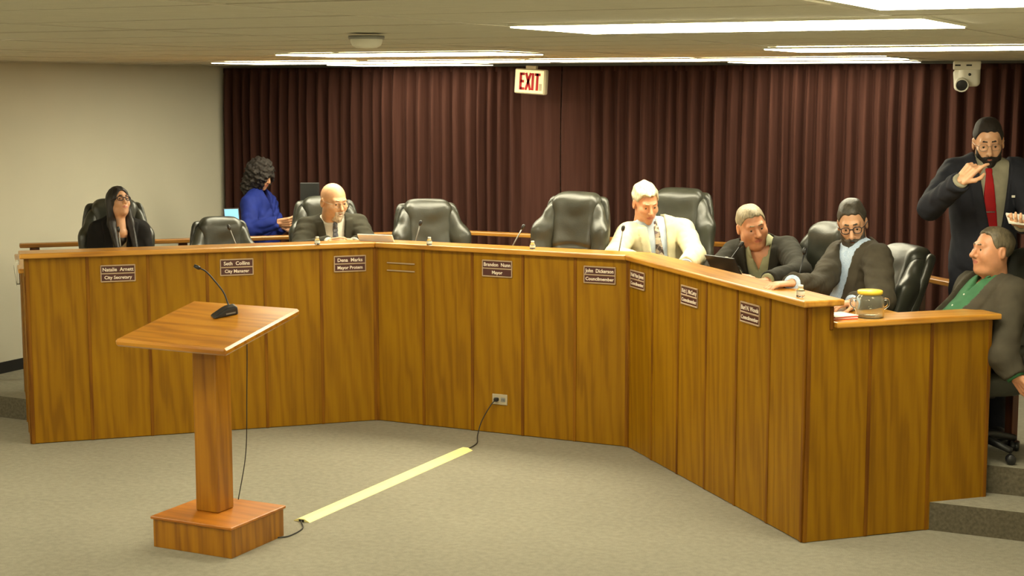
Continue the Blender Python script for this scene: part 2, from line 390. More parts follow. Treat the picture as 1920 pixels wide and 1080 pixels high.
# ------------------------------------------------------------------ curtains
def curtain_mat():
    m, nt, b = new_mat('curtain_cloth')
    v = coords(nt, (30, 30, 1.2)); no = N(nt, 'ShaderNodeTexNoise'); no.inputs['Scale'].default_value = 1; no.inputs['Detail'].default_value = 5; nt.links.new(v, no.inputs['Vector'])
    nt.links.new(ramp(nt, no.outputs[0], [(.3, (.042, .0155, .011, 1)), (.7, (.066, .026, .019, 1))]), b.inputs['Base Color'])
    b.inputs['Roughness'].default_value = .9; b.inputs['Specular IOR Level'].default_value = .15; b.inputs['Sheen Weight'].default_value = 0
    return m
CURT = curtain_mat()
def make_curtain(x0, x1, label, seed, flat=None):
    rng = random.Random(seed); xs = []; ys = []; x = x0
    while x < x1-.02:
        wdt = rng.uniform(.085, .125); amp = rng.uniform(.065, .10); base = 0
        if flat and flat[0] < x < flat[1]: wdt = rng.uniform(.15, .24); amp = rng.uniform(.012, .03); base = .05
        wdt = min(wdt, x1-x); sk = rng.uniform(-.18, .18)
        for k in range(12):
            t = k/12; ph = t+sk*math.sin(2*PI*t)*.3
            c = .5-.5*math.cos(2*PI*ph); xs.append(x+wdt*t); ys.append(-base-amp*(c**.5)*(1+.12*math.sin(4*PI*t+sk*9)))
        x += wdt
    xs.append(x1); ys.append(ys[-1])
    zs = np.concatenate([[ZS+.02, ZS+.06], np.linspace(ZS+.2, ZC-.2, 12), [ZC-.12, ZC-.06, ZC-.012]]); V = []; F = []
    xs = np.array(xs); ys = np.array(ys); n = len(xs)
    for z in zs:
        f = (z-ZS)/(ZC-ZS); a = 1.08-.35*max(0, (f-.86)/.14)
        sway = .012*np.sin(xs*9+z*2.2)*(1-f)
        for xx, yy, s in zip(xs, ys, sway): V.append((xx+s, YCUR+.08+yy*a, z))
    for r in range(len(zs)-1):
        for k in range(n-1): F.append((r*n+k, r*n+k+1, (r+1)*n+k+1, (r+1)*n+k))
    o = mesh_obj('curtain', V, F, CURT, None, True)
    so = o.modifiers.new('thickness', 'SOLIDIFY'); so.thickness = .004
    h = box('heading_tape', (x0, YCUR+.06, ZC-.05), (x1, YCUR+.1, ZC-.008), CURT, o)
    return tag(o, label, 'curtain', 'pleated stage curtains')
make_curtain(XL+.02, -.635, 'brown pleated curtain from the pale wall to the exit sign', 3, flat=(-1.0, -.60))
make_curtain(-.63, XR-.02, 'brown pleated curtain right of the exit sign', 11, flat=(-.64, -.40))

# ================================================================== DAIS
def unit(name, A, rz, n, wdt, H, label, lastcut=0):
    e = tag(empty(name, (A[0], A[1], 0), rz), label, 'desk', 'wood panelled dais sections')
    L = n*wdt
    box('carcass', (.004, .010, 0), (L-.004, .045, H), RECESS, e)
    pm = None
    for i in range(n):
        if pm is None:
            p = box('panel', (.006, -.006, .003), (wdt-.006, .011, H), OAK, e, bev=.003); pm = p
        else:
            p = pm.copy(); COL.objects.link(p); p.parent = e
        p.location = (i*wdt, random.uniform(-.0015, .0015), 0)
    bmp = None
    for i in range(n+1):
        if bmp is None:
            b = box('batten', (-.011, -.010, .002), (.011, .008, H), OAKB, e, bev=.002); bmp = b
        else:
            b = bmp.copy(); COL.objects.link(b); b.parent = e
        b.location = (min(max(i*wdt, .011), L-.011), 0, 0)
    return e
T22 = math.tan(math.radians(22.5))
U = {}
U['L'] = unit('dais_section', C0, PI/4, 6, WL, HC, 'left oak-panelled dais wing behind the podium')
U['M'] = unit('dais_section', C1, 0, 5, WM, HC, 'middle oak-panelled dais front with the power outlet')
U['R'] = unit('dais_section', C2, -PI/4, 6, WR, HC, 'right oak-panelled dais wing angled toward the viewer')
U['RT'] = unit('dais_return', C3, PI/4, 3, WT, HR, 'lower panelled end of the dais below the glass jar')
U['LT'] = unit('dais_return', TL, -PI/4, 3, WT, HR, 'lower panelled end of the dais seen edge-on beside the pale wall')
# raised end cheeks where the ledge stops above the returns
def ell_panel(e, x0, xs, x1, flip):
    pl = [(x0, .003), (x1, .003), (x1, HR), (xs, HR), (xs, HC), (x0, HC)]
    if flip: pl = [(x1, .003), (x1, HC), (xs, HC), (xs, HR), (x0, HR), (x0, .003)][::-1]
    bm = bmesh.new(); a = [bm.verts.new((x, -.006, z)) for x, z in pl]; b = [bm.verts.new((x, .011, z)) for x, z in pl]; bm.faces.new(a); bm.faces.new(b[::-1])
    for k in range(6): bm.faces.new((a[k], b[k], b[(k+1) % 6], a[(k+1) % 6]))
    bm_obj('panel', bm, OAK, e)
for key, i in (('RT', 0), ('LT', 2)):
    for ch in list(U[key].children):
        if ch.name.split('.')[0] == 'panel' and abs(ch.location.x-i*WT) < 1e-4: bpy.data.objects.remove(ch)
for ch in list(U['RT'].children):
    if ch.name.split('.')[0] == 'batten' and ch.location.x < .02: bpy.data.objects.remove(ch)
box('batten', (.0, -.010, .002), (.022, .008, HC), OAKB, U['RT'], bev=.002)
ell_panel(U['RT'], .006, .135, WT-.006, False); ell_panel(U['LT'], 2*WT+.006, 3*WT-.135, 3*WT-.006, True)
box('end_cheek', (.006, .0115, HR+.001), (.135, .19, HC), OAK, U['RT'])
box('cheek_bracket', (.122, -.012, HR-.012), (.145, .20, HC-.001), OAKB, U['RT'], bev=.006, seg=2)
box('end_cheek', (3*WT-.135, .0115, HR+.001), (3*WT-.006, .19, HC), OAK, U['LT'])
def slab(name, poly, z0, z1, mat, parent, bev=.008):
    bm = bmesh.new(); vb = [bm.verts.new((x, y, z0)) for x, y in poly]; vt = [bm.verts.new((x, y, z1)) for x, y in poly]; n = len(poly)
    bm.faces.new(vb[::-1]); bm.faces.new(vt)
    for i in range(n): bm.faces.new((vb[i], vb[(i+1) % n], vt[(i+1) % n], vt[i]))
    if bev: bmesh.ops.bevel(bm, geom=list(bm.edges), offset=bev, segments=2, affect='EDGES', profile=.5)
    return bm_obj(name, bm, mat, parent)
def run(name, a, b, z0, z1, mat, label, bev):
    e = tag(empty(name, (0, 0, z0)), label, 'counter top'); h = z1-z0
    for A, rz, L, m0, m1 in ((C0, PI/4, 6*WL, 0, 1), (C1, 0, 5*WM, 1, 1), (C2, -PI/4, 6*WR, 1, 0)):
        x0 = (lambda t: -t*T22 if m0 else -.035); x1 = (lambda t: L+t*T22 if m1 else L+.035)
        if name != 'dais_ledge' and not m0: x0 = lambda t: .05
        if name != 'dais_ledge' and not m1: x1 = lambda t: L+.0
        s = slab('board', [(x0(a), a), (x1(a), a), (x1(b), b), (x0(b), b)], 0, h, mat, e, bev)
        s.location = (A[0], A[1], 0); s.rotation_euler = (0, 0, rz)
    return e
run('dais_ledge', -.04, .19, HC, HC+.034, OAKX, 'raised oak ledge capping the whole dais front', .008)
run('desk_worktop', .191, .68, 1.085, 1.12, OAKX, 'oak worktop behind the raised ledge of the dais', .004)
for nm, key, A, rz, x0, x1, lb in (('return_cap', 'RT', C3, PI/4, .146, 3*WT+.035, 'oak cap on the low dais end that carries the glass jar'), ('return_cap', 'LT', TL, -PI/4, -.035, 3*WT-.14, 'oak cap on the low dais end beside the pale wall')):
    s = slab(nm, [(x0, -.04), (x1, -.04), (x1, .19), (x0, .19)], 0, .03, OAKX, None, .007); s.location = (A[0], A[1], HR); s.rotation_euler = (0, 0, rz); tag(s, lb, 'counter top')

# ------------------------------------------------------------------ railing behind the chairs
rail = tag(empty('railing', (0, 0, ZP)), 'low wooden railing around the back of the dais platform', 'railing')
def offset_poly(o):
    nL = np.array([-S2, S2]); nR = np.array([S2, S2])
    a0 = C0+nL*o+np.array([-S2, -S2])*(-.35); return nL, nR
K1 = np.array([-1.29, 1.80]); K2 = np.array([1.29, 1.80]); K0 = K1+np.array([-S2, -S2])*3.30; K3 = K2+np.array([S2, -S2])*2.94
for A, B in ((K0, K1), (K1, K2), (K2, K3)):
    d = B-A; L = float(np.hypot(*d)); rz = math.atan2(d[1], d[0])
    for nm, z0, z1, hw, mt in (('top_rail', .835, .865, .045, OAKRAIL), ('bottom_rail', .0, .045, .02, MAHOG)):
        r = box(nm, ((.25 if A is K0 and nm == 'bottom_rail' else -.02), -hw, z0), (L+.02, hw, z1), mt, rail, bev=.005); r.location = (A[0], A[1], 0); r.rotation_euler = (0, 0, rz)
    npost = max(2, int(round(L/1.15)))
    for k in range(npost+(1 if A is not K2 else 1)):
        t = (.085 if A is K0 else 0) + (L-(.085 if A is K0 else 0))*k/npost
        if A is K2 and k == npost: t = L-.04
        if k == 0 and A is not K0: continue
        p = box('post', (-.034, -.02, .0), (.034, .02, .834), MAHOG if A is not K1 else OAKRAIL, rail, bev=.003); q = A+d/L*t; p.location = (q[0], q[1], 0); p.rotation_euler = (0, 0, rz)

# ------------------------------------------------------------------ name plates on the panels
PLUM = simple('plum_plate', (.075, .022, .018), .4, var=.1); BRASS = simple('plate_rail', (.50, .36, .24), .35, metal=.3, var=.05); LETTER = simple('cream_letters', (.85, .74, .62), .6, var=.02)
SEC = {'L': (C0, PI/4), 'M': (C1, 0), 'R': (C2, -PI/4), 'RT': (C3, PI/4)}
def on_face(sec, px, py, off=0.0):
    A, rz = SEC[sec]; n = np.array([-math.sin(rz), math.cos(rz)]); r = FW+RT*(px-960)/FPX-UP*(py-540)/FPX
    t = (n@A[:2]+off-n@CAM[:2])/(n@r[:2]); return CAM+t*r
def nameplate(sec, px, py, name, title, label, blank=False):
    p = on_face(sec, px, py); rz = SEC[sec][1]
    e = tag(empty('nameplate', (p[0], p[1], p[2]), rz), label, 'nameplate', 'name plates on the dais front')
    e.location = Vector(p)+Matrix.Rotation(rz, 3, 'Z') @ Vector((0, -.0075, 0)); w2 = .108
    for z in ((-.052, 0, .052) if not blank else (0, -.052)): box('plate_rail', (-w2, -.008, z-.004), (w2, 0, z+.004), BRASS, e, bev=.001)
    if blank: return
    for s in (-1, 1): box('plate_end', (s*w2-.003, -.006, -.054), (s*w2+.003, 0, .054), BRASS, e)
    for z, t, sz in ((.026, name, .034), (-.026, title, .030)):
        st = box('name_strip' if z > 0 else 'title_strip', (-w2+.004, -.005, z-.021), (w2-.004, -.001, z+.021), PLUM, e)
        tx = text_mesh('lettering', t, sz, LETTER, st, bold=.0006); tx['kind'] = 'stuff'; tx.location = (0, -.0056, z-.001); tx.rotation_euler = (PI/2, 0, 0)
        wd = tx.dimensions.x
        if wd > 2*w2-.02: tx.scale = ((2*w2-.02)/wd, 1, 1)
nameplate('L', 221, 512, 'Natalie  Arnett', 'City Secretary', 'dark name plate below the woman in black, titled City Secretary')
nameplate('L', 443.5, 500.5, 'Seth  Collins', 'City Manager', 'dark name plate titled City Manager behind the podium microphone')
nameplate('L', 655.5, 494, 'Dena  Marks', 'Mayor Protem', 'dark name plate titled Mayor Protem below the bald man')
nameplate('M', 753, 493.5, '', '', 'empty name plate holder of two thin rails', blank=True)
nameplate('M', 933.5, 503.5, 'Brandon  Nunn', 'Mayor', 'dark name plate titled Mayor above the power outlet')
nameplate('M', 1125.5, 515.5, 'John  Dickerson', 'Councilmember', 'dark name plate at the right end of the middle dais front')
nameplate('R', 1198, 525, 'Neil Van Jones', 'Councilmember', 'first dark name plate on the right dais wing, below the cream jacket')
nameplate('R', 1295.5, 555.5, 'Rick J. McCarty', 'Councilmember', 'second dark name plate on the right dais wing')
nameplate('R', 1409.5, 588, 'Burl N. Woods', 'Councilmember', 'third dark name plate on the right dais wing, nearest the jar')

# ------------------------------------------------------------------ power outlet, cords, yellow cord cover
p = on_face('M', 938.5, 748.5); o = tag(empty('power_outlet', (p[0], -.0075, p[2])), 'pale power outlet plate low on the middle dais panel', 'outlet')
box('cover_plate', (-.056, -.006, -.036), (.056, 0, .036), simple('outlet_plate_beige', (.42, .36, .25), .5, var=.04), o, bev=.003)
for s in (-1, 1):
    f = box('socket', (s*.026-.017, -.009, -.014), (s*.026+.017, -.005, .014), GREYPL, o, bev=.003)
    for k in (-1, 1): box('slot', (s*.026+k*.006-.0015, -.0097, -.006), (s*.026+k*.006+.0015, -.0085, .006), BLACKRUB, f)
OUT = Vector((p[0]-.02, -.02, p[2]))
cc = tag(empty('cord_cover', (.035, 0, 0)), 'yellow floor cord cover strip running from podium to dais', 'cord cover')
bm = bmesh.new(); prof = [(-.052, .0), (-.046, .004), (-.018, .016), (.018, .016), (.046, .004), (.052, .0)]; ra = [bm.verts.new((x, -2.40, z+.001)) for x, z in prof]; rb = [bm.verts.new((x, -.53, z+.001)) for x, z in prof]
for k in range(len(prof)): k2 = (k+1) % len(prof); bm.faces.new((ra[k], ra[k2], rb[k2], rb[k]))
bm.faces.new(ra[::-1]); bm.faces.new(rb); bm_obj('strip', bm, YELLOW, cc)
box('end_opening', (-.016, -2.402, .002), (.016, -2.398, .013), BLACKRUB, cc)
crd = tag(empty('extension_lead', (0, 0, 0)), 'black cord from the dais outlet down to the yellow cover', 'cord')
tube('cable', spline([OUT, OUT+Vector((-.02, -.04, -.03)), (-.06, -.12, .10), (-.05, -.2, .02), (.02, -.34, .008), (.045, -.45, .008), (.05, -.54, .008)], 8), .0036, BLACKRUB, crd)
box('plug', (OUT.x-.012, -.045, OUT.z-.011), (OUT.x+.014, -.008, OUT.z+.011), BLACKRUB, crd, bev=.004)
crd2 = tag(tube('floor_cord', spline([(.104, -2.72, .006), (.135, -2.66, .005), (.12, -2.52, .005), (.04, -2.41, .007), (.035, -2.38, .008)], 8), .0036, BLACKRUB), 'short black cord between podium base and yellow cover', 'cord')

# ------------------------------------------------------------------ podium
pod = tag(empty('podium', (-.14, -2.885, 0)), 'oak pedestal podium standing alone on the open carpet', 'podium')
bb = box('base', (-.24, -.225, 0), (.24, .225, .145), OAKP, pod, bev=.002)
box('base_top', (-.249, -.236, .145), (.249, .236, .160), OAKBASE, pod, bev=.003)
bm = bmesh.new(); bm_box(bm, (-.107, -.05, .160), (.033, .085, 1.09), .006); bm_obj('column', bm, OAKP, pod)
tilt = math.atan2(1.165-1.052, .62)
bd = box('reading_board', (-.345, -.325, -.024), (.325, .325, .014), OAKPX, pod, bev=.011, seg=1); bd.location = (-.02, -.005, 1.108); bd.rotation_euler = (tilt, 0, 0)
MB = Matrix.Translation((-.16, -2.89, 1.108)) @ Matrix.Rotation(tilt, 4, 'X')
def board_pt(px, py):
    r = Vector(FW+RT*(px-960)/FPX-UP*(py-540)/FPX); o3 = Vector(CAM); inv = MB.inverted(); o_ = inv @ o3; d_ = inv.to_3x3() @ r
    t = (.014-o_.z)/d_.z; return o_+d_*t
q = board_pt(421, 591)
pm_ = tag(empty('podium_microphone'), 'black gooseneck microphone on the podium board', 'microphone'); pm_.matrix_world = MB @ Matrix.Translation((q.x, q.y, .0145)) @ Matrix.Rotation(math.radians(-38), 4, 'Z')
def mic_base(P): return smax(rbox(P, (0, 0, .014), (.036, .066, .03), .012), P[:, 2]-.046+.45*np.maximum(-P[:, 1]+.02, 0)-.25*np.maximum(P[:, 1]-.02, 0)*0, .008)
v, qd = sdf_geo(mic_base, (-.045, -.075, 0), (.045, .075, .05), .004); geo_obj('base', [(v, qd)], BLACKPL, pm_)
box('side_strip', (-.0370, .0, .010), (-.0355, .05, .017), GREYPL, pm_); box('side_strip', (.0355, .0, .010), (.0370, .05, .017), GREYPL, pm_)
inv = pm_.matrix_world.inverted(); dpt = float((Vector(pm_.matrix_world.translation)-Vector(CAM)).dot(Vector(FW)))
gp = [Vector((0, .035, .03))]+[inv @ Vector(at(x, y, dpt+dd)) for x, y, dd in ((427, 568, .02), (419, 548, .02), (402, 526, .01), (386, 509, 0), (372, 502, 0))]
tube('gooseneck', spline(gp, 6), [.0045]*(6*5+1), BLACKPL, pm_)
tube('mic_head', [gp[-1]+(gp[-2]-gp[-1])*.25, gp[-1], gp[-1]+(gp[-1]-gp[-2])*.55], [.007, .0105, .009], BLACKPL, pm_, 12)
tag(tube('podium_cable', spline([(-.150, -2.62, 1.13), (-.150, -2.60, 1.0), (-.158, -2.60, .7), (-.165, -2.61, .4), (-.168, -2.68, .165)], 8), .0026, BLACKRUB), 'thin black cable hanging from podium board to base', 'cable')

# ------------------------------------------------------------------ exit sign, ceiling camera, smoke detector
RED = simple('exit_red', (.62, .005, .012), .5, var=.03)
SIGN = emis('exit_face', (.95, .82, .42), .55)
p = at(996, 153, 12.35); ex = tag(empty('exit_sign', p), 'cream EXIT sign with red letters hanging at the curtain', 'exit sign'); ex.rotation_euler = (0, math.radians(3.5), 0)
box('housing', (-.136, -.025, -.098), (.136, .03, .098), CREAMPL, ex, bev=.014, seg=3)
fc = box('face', (-.124, -.029, -.088), (.118, -.024, .088), SIGN, ex, bev=.002)
def glyph(strokes, nm='letter'):
    bm = bmesh.new()
    for a, b, wd in strokes:
        d = Vector((b[0]-a[0], b[1]-a[1])); n = Vector((-d.y, d.x)).normalized()*wd/2
        q = [(a[0]+n.x, a[1]+n.y), (b[0]+n.x, b[1]+n.y), (b[0]-n.x, b[1]-n.y), (a[0]-n.x, a[1]-n.y)]
        lo = [bm.verts.new((x, -.0305, z)) for x, z in q]; hi = [bm.verts.new((x, -.0285, z)) for x, z in q]
        bm.faces.new(lo); bm.faces.new(hi[::-1])
        for k in range(4): bm.faces.new((lo[k], lo[(k+1) % 4], hi[(k+1) % 4], hi[k]))
    return bm_obj(nm, bm, RED, fc)
t = .067
glyph([((-.078, -t), (-.078, t), .022), ((-.078, t-.01), (-.044, t-.01), .021), ((-.078, 0), (-.048, 0), .021), ((-.078, -t+.01), (-.044, -t+.01), .021)])
glyph([((-.033, -t), (.008, t), .021), ((.008, -t), (-.033, t), .021)])
glyph([((.027, -t), (.027, t), .022)])
glyph([((.066, -t), (.066, t), .022), ((.042, t-.01), (.092, t-.01), .021)])
box('side_window', (.082, -.0308, -.068), (.108, -.0286, -.012), CREAMPL, fc)
box('mount', (-.045, -.02, .098), (.045, .02, .125), CREAMPL, ex, bev=.004)
p = at(1813, 122, 10.55); pz = tag(empty('ceiling_camera', (p[0], p[1], ZC-.002), math.radians(12)), 'white dome camera hanging from the ceiling by the curtain', 'camera')
box('mount_plate', (-.088, -.07, -.058), (.088, .07, 0), WHITEPL, pz, bev=.008, seg=2)
for x in (-.06, .012): box('vent_slot', (x-.018, -.0715, -.034), (x+.018, -.069, -.024), BLACKRUB, pz)
def ptz(P): return smin(rbox(P, (.02, 0, -.1), (.068, .06, .07), .03), cone(P, (-.062, 0, -.08), (-.05, 0, -.17), .025, .03), .03)
v, qd = sdf_geo(ptz, (-.11, -.08, -.21), (.11, .08, -.03), .006); geo_obj('body', [(v, qd)], WHITEPL, pz)
ml = Matrix.Translation((-.03, -.05, -.155)) @ Matrix.Rotation(PI/2+.2, 4, 'X')
lathe('lens_barrel', [(0, -.03), (.046, -.03), (.046, .035), (.038, .04), (.038, .03), (0, .03)], WHITEPL, pz, 20, ml)
lathe('lens', [(0, .036), (.025, .034), (.037, .030)], BLACKPL, pz, 20, ml)
lathe('sensor', [(0, .004), (.009, .003), (.010, 0), (0, -.004)], BLACKPL, pz, 10, Matrix.Translation((.018, -.061, -.09)) @ Matrix.Rotation(PI/2, 4, 'X'))
p = atz(687, 68, ZC); sd = tag(empty('smoke_detector', (p[0], p[1], ZC)), 'round white smoke detector on the ceiling', 'smoke detector')
lathe('base', [(0, .002), (.062, .002), (.064, -.004), (.062, -.010), (0, -.010)], GREYPL, sd, 28)
lathe('dome', [(.056, -.010), (.056, -.018), (.05, -.032), (.036, -.040), (.0, -.042)], WHITEPL, sd, 28)
for a in (-.6, .5): lathe('indicator', [(0, -.0435), (.005, -.042), (.006, -.038)], WHITEPL, sd, 8, Matrix.Translation((.026*a/.6, -.03, .004)))

# ================================================================== CHAIRS (executive, black leather); local front is -y
def build_chair():
    e = empty('office_chair')
    up = []                                        # parts that ride on the gas lift
    def cushion(fn, lo, hi, nm, h=.011):
        v, q = sdf_geo(fn, lo, hi, h); o = geo_obj(nm, [(v, q)], LEATHER, e); up.append(o); return o
    yb = lambda P: .19+.16*(P[:, 2]-.5)+.10*(np.abs(P[:, 0])/.28)**2*-.9     # recline and wrap of the back
    def Q(P):
        R = P.copy(); R[:, 1] = P[:, 1]-yb(P); return R
    def shell(P):
        R = Q(P); wd = .265-.05*np.clip((P[:, 2]-.95)/.25, 0, 1)**2
        q = np.stack([R[:, 0]*(.265/wd), R[:, 1]-.055, R[:, 2]-.84], -1); return rbox(q, (0, 0, 0), (.262, .035, .35), .034)
    cushion(shell, (-.3, .0, .45), (.3, .46, 1.24), 'back_shell', .014)
    def centre(P):
        R = Q(P); crease = .010*np.exp(-((P[:, 2]-.83-.03*np.cos(P[:, 0]*9))/.012)**2)+.008*np.exp(-((P[:, 2]-.64)/.012)**2)
        d = rbox(np.stack([R[:, 0]*(1+.12*(1.1-R[:, 2])), R[:, 1]+.005, R[:, 2]-.885], -1), (0, 0, 0), (.168, .078, .325), .06)
        roll = ell(np.stack([R[:, 0], R[:, 1]-.0, R[:, 2]-1.13], -1), (0, 0, 0), (.172, .085, .085))
        return smin(d, roll, .05)+crease+wob(P, 22, .0022, 1)
    cushion(centre, (-.22, .0, .5), (.22, .48, 1.26), 'back_cushion')
    for s in (-1, 1):
        def bol(P, s=s):
            R = Q(P); X = R*np.array([s, 1, 1], F32)
            d = cone(X, (.155, .0, 1.10), (.215, -.02, .95), .062, .072); d = smin(d, cone(X, (.215, -.02, .95), (.225, -.035, .66), .072, .075), .05)
            return d+wob(P, 26, .0022, 2)
        cushion(bol, (min(s*.1, s*.32), -.06, .52), (max(s*.1, s*.32), .46, 1.2), 'side_bolster')
    def seat(P):
        d = rbox(P, (0, -.06, .47), (.265, .27, .07), .06); return d+.006*np.exp(-((np.abs(P[:, 0])-.17)/.012)**2)+wob(P, 18, .002, 3)
    cushion(seat, (-.3, -.36, .38), (.3, .25, .56), 'seat', .014)
    for s in (-1, 1):
        def arm(P, s=s):
            X = P*np.array([s, 1, 1], F32); d = cone(X, (.295, -.19, .665), (.295, .13, .665), .036, .036); return smax(d, X[:, 2]-.69, .02)
        cushion(arm, (min(s*.24, s*.35), -.25, .61), (max(s*.24, s*.35), .2, .72), 'armrest')
        o = tube('arm_loop', spline([(s*.24, -.12, .42), (s*.30, -.19, .5), (s*.295, -.17, .64), (s*.295, .1, .645), (s*.27, .15, .5), (s*.22, .1, .43)], 5), .014, BLACKPL, e); up.append(o)
    o = box('tilt_plate', (-.11, -.15, .37), (.11, .1, .41), BLACKPL, e, bev=.01); up.append(o)
    lathe('gas_lift', [(0, .1), (.032, .1), (.032, .26), (.018, .265), (.018, .39), (0, .39)], BLACKPL, e, 14)
    for k in range(5):
        a = 2*PI*k/5+.3; c, s = math.cos(a), math.sin(a)
        lg = tube('base_leg', [(0, 0, .115), (c*.15, s*.15, .105), (c*.3, s*.3, .075)], [.03, .024, .018], BLACKPL, e)
        M = Matrix.Translation((c*.30, s*.30, .028)) @ Matrix.Rotation(a+.9, 4, 'Z') @ Matrix.Rotation(PI/2, 4, 'X')
        lathe('caster', [(0, -.024), (.024, -.024), (.028, -.016), (.028, -.005), (.02, 0), (.028, .005), (.028, .016), (.024, .024), (0, .024)], BLACKPL, lg, 14, M)
    return e, [u.name for u in up]
CHAIR, RIDE = build_chair()
used = False
def place_chair(px, d, theta, top, label, wide=1.0, lean=0, z0=ZP):
    """theta in degrees (0 faces -y); top = world height of the back"""
    global used
    c = CHAIR if not used else copy_tree(CHAIR)
    used = True
    p = at(px, 540, d); th = math.radians(theta); p = p-np.array([-math.sin(th), math.cos(th), 0])*(.27+.5*lean)*wide; c.location = (p[0], p[1], z0); c.rotation_euler = (0, 0, math.radians(theta)); c.scale = (wide, wide, 1)
    dz = top-z0-1.215
    for ch in c.children:
        if ch.name.split('.')[0] in [n.split('.')[0] for n in RIDE]:
            ch.location.z = dz
            if lean and ch.name.split('.')[0] in ('back_shell', 'back_cushion', 'side_bolster'):
                ch.rotation_euler.x = -lean; ch.location.z = dz+.45*(1-math.cos(lean)); ch.location.y = -.45*math.sin(lean)*1.0
    return tag(c, label, 'chair', 'black leather office chairs on the dais')
place_chair(219, 11.38, 46, 1.50, 'black leather chair holding the dark-haired woman in black', .9)
place_chair(415, 11.45, 50, 1.365, 'low empty black leather chair in front of the woman in blue', .88)
place_chair(612, 11.85, 42, 1.485, 'black leather chair behind the bald man', .98)
place_chair(802, 11.62, 44, 1.48, 'empty black leather chair right of the white laptop', 1.0)
place_chair(1082, 11.05, 0, 1.57, 'tall empty black leather chair left of the cream jacket', .98)
place_chair(1272, 11.40, 6, 1.575, 'black leather chair behind the man in the cream jacket', 1.0)
place_chair(1408, 10.42, -8, 1.30, 'black leather chair hidden behind the grey-haired man with the black laptop', .95)
place_chair(1556, 9.85, -34, 1.46, 'black leather chair seen between the grey-haired and the bearded man', .9)
place_chair(1688, 9.15, -46, 1.46, 'black leather chair tilted behind the bearded man', 1.0, lean=.20)
place_chair(1928, 8.62, -48, 1.47, 'black leather chair under the man in the green shirt', .95, lean=.16)

# ================================================================== PEOPLE
def skin_mat(name, col, gloss=.42):
    m = simple(name, col, gloss, var=.10, vscale=28, bump=.06, bscale=260, spec=.45)
    b = m.node_tree.nodes['Principled BSDF']; b.inputs['Subsurface Weight'].default_value = .08; b.inputs['Subsurface Radius'].default_value = (.01, .004, .002); b.inputs['Subsurface Scale'].default_value = .5
    return m
def hair_mat(name, col, rough=.5):
    m, nt, b = new_mat(name); v = coords(nt, (90, 90, 22)); no = N(nt, 'ShaderNodeTexNoise'); no.inputs['Scale'].default_value = 1; no.inputs['Detail'].default_value = 4; nt.links.new(v, no.inputs['Vector'])
    c = np.array(col); nt.links.new(ramp(nt, no.outputs[0], [(.3, tuple(c*.55)+(1,)), (.7, tuple(np.minimum(c*1.35, 1))+(1,))]), b.inputs['Base Color'])
    b.inputs['Roughness'].default_value = rough
    bp = N(nt, 'ShaderNodeBump'); bp.inputs['Strength'].default_value = .6; bp.inputs['Distance'].default_value = .004; nt.links.new(no.outputs[0], bp.inputs['Height']); nt.links.new(bp.outputs[0], b.inputs['Normal'])
    return m
EYEW = simple('eye_white', (.34, .27, .21), .25, var=.02); EYED = simple('eye_iris', (.03, .018, .01), .2)  # eye white darkened, socket shade put into the colour
LIP = simple('lip', (.42, .13, .09), .45, var=.05)
FRAME = simple('spectacle_frame', (.03, .02, .02), .3); FRAMEG = simple('spectacle_wire', (.30, .24, .18), .3, metal=.8)
LENS = glass('spectacle_lens', (.97, .97, .98, 1), 0)
LENS.node_tree.nodes['Principled BSDF'].inputs['IOR'].default_value = 1.05

def head_fn(jaw=1.0, fat=0.0, female=False, nose=1.0, sq=0.0):
    nk = .043 if female else .058+.010*fat*10
    def f(P):
        X = P.copy(); X[:, 0] = np.abs(X[:, 0])
        d = ell(P, (0, .014, .030), (.0755, .096, .086))
        d = smin(d, ell(P, (0, -.030, -.040), (.060*jaw+fat*.4, .060, .074)), .035)
        d = smin(d, sph(P, (0, -.070, -.098), .019*jaw), .030)
        d = smin(d, ell(X, (.046*jaw, -.008, -.066), (.020, .030, .030)), .030)
        d = smin(d, sph(X, (.040, -.060, -.022), .022+fat*.3), .025)
        d = smin(d, cone(X, (0, -.082, .026), (.036, -.074, .027), .012, .012), .016)       # brow
        d = smax(d, -sph(X, (.031, -.099, .010), .0155), .012)                               # eye sockets
        d = smin(d, sph(X, (.031, -.0715, .0085), .0135), .004)                              # lids
        d = smax(d, -ell(X, (.031, -.092, .0062-.0016*sq), (.0125, .012, .0036-.0011*sq)), .002)               # lid opening
        d = smin(d, cone(P, (0, -.087, .014), (0, -.110*nose**.3, -.026), .008, .0125*nose), .010)
        d = smin(d, sph(X, (.0115, -.096, -.031), .0085*nose), .007)
        d = smax(d, -sph(X, (.007, -.106, -.041), .0035), .003)
        d = smin(d, ell(P, (0, -.074, -.058), (.030, .019, .024)), .016)
        d = smin(d, cone(X, (0, -.0925, -.0535), (.019, -.085, -.0575), .0055, .003), .004)   # upper lip
        d = smin(d, cone(X, (0, -.0915, -.0655), (.016, -.085, -.0635), .0062, .003), .004)   # lower lip
        d = smax(d, -cone(X, (0, -.0985, -.0595), (.021, -.0885, -.0605), .0016, .001), .0025)
        e = ell(X-np.stack([0*X[:, 0], 0*X[:, 0], 0*X[:, 0]], -1), (.079, .014, -.006), (.009, .019, .031))
        e = smax(e, -ell(X, (.088, .010, -.002), (.008, .011, .020)), .004)
        d = smin(d, e, .006)
        if fat > .005: d = smin(d, ell(P, (0, -.030, -.105), (.055, .045, .030)), .03)
        d = smin(d, cone(P, (0, .020, -.06), (0, .045, -.23), nk, nk*1.12), .03)
        return d
    return f
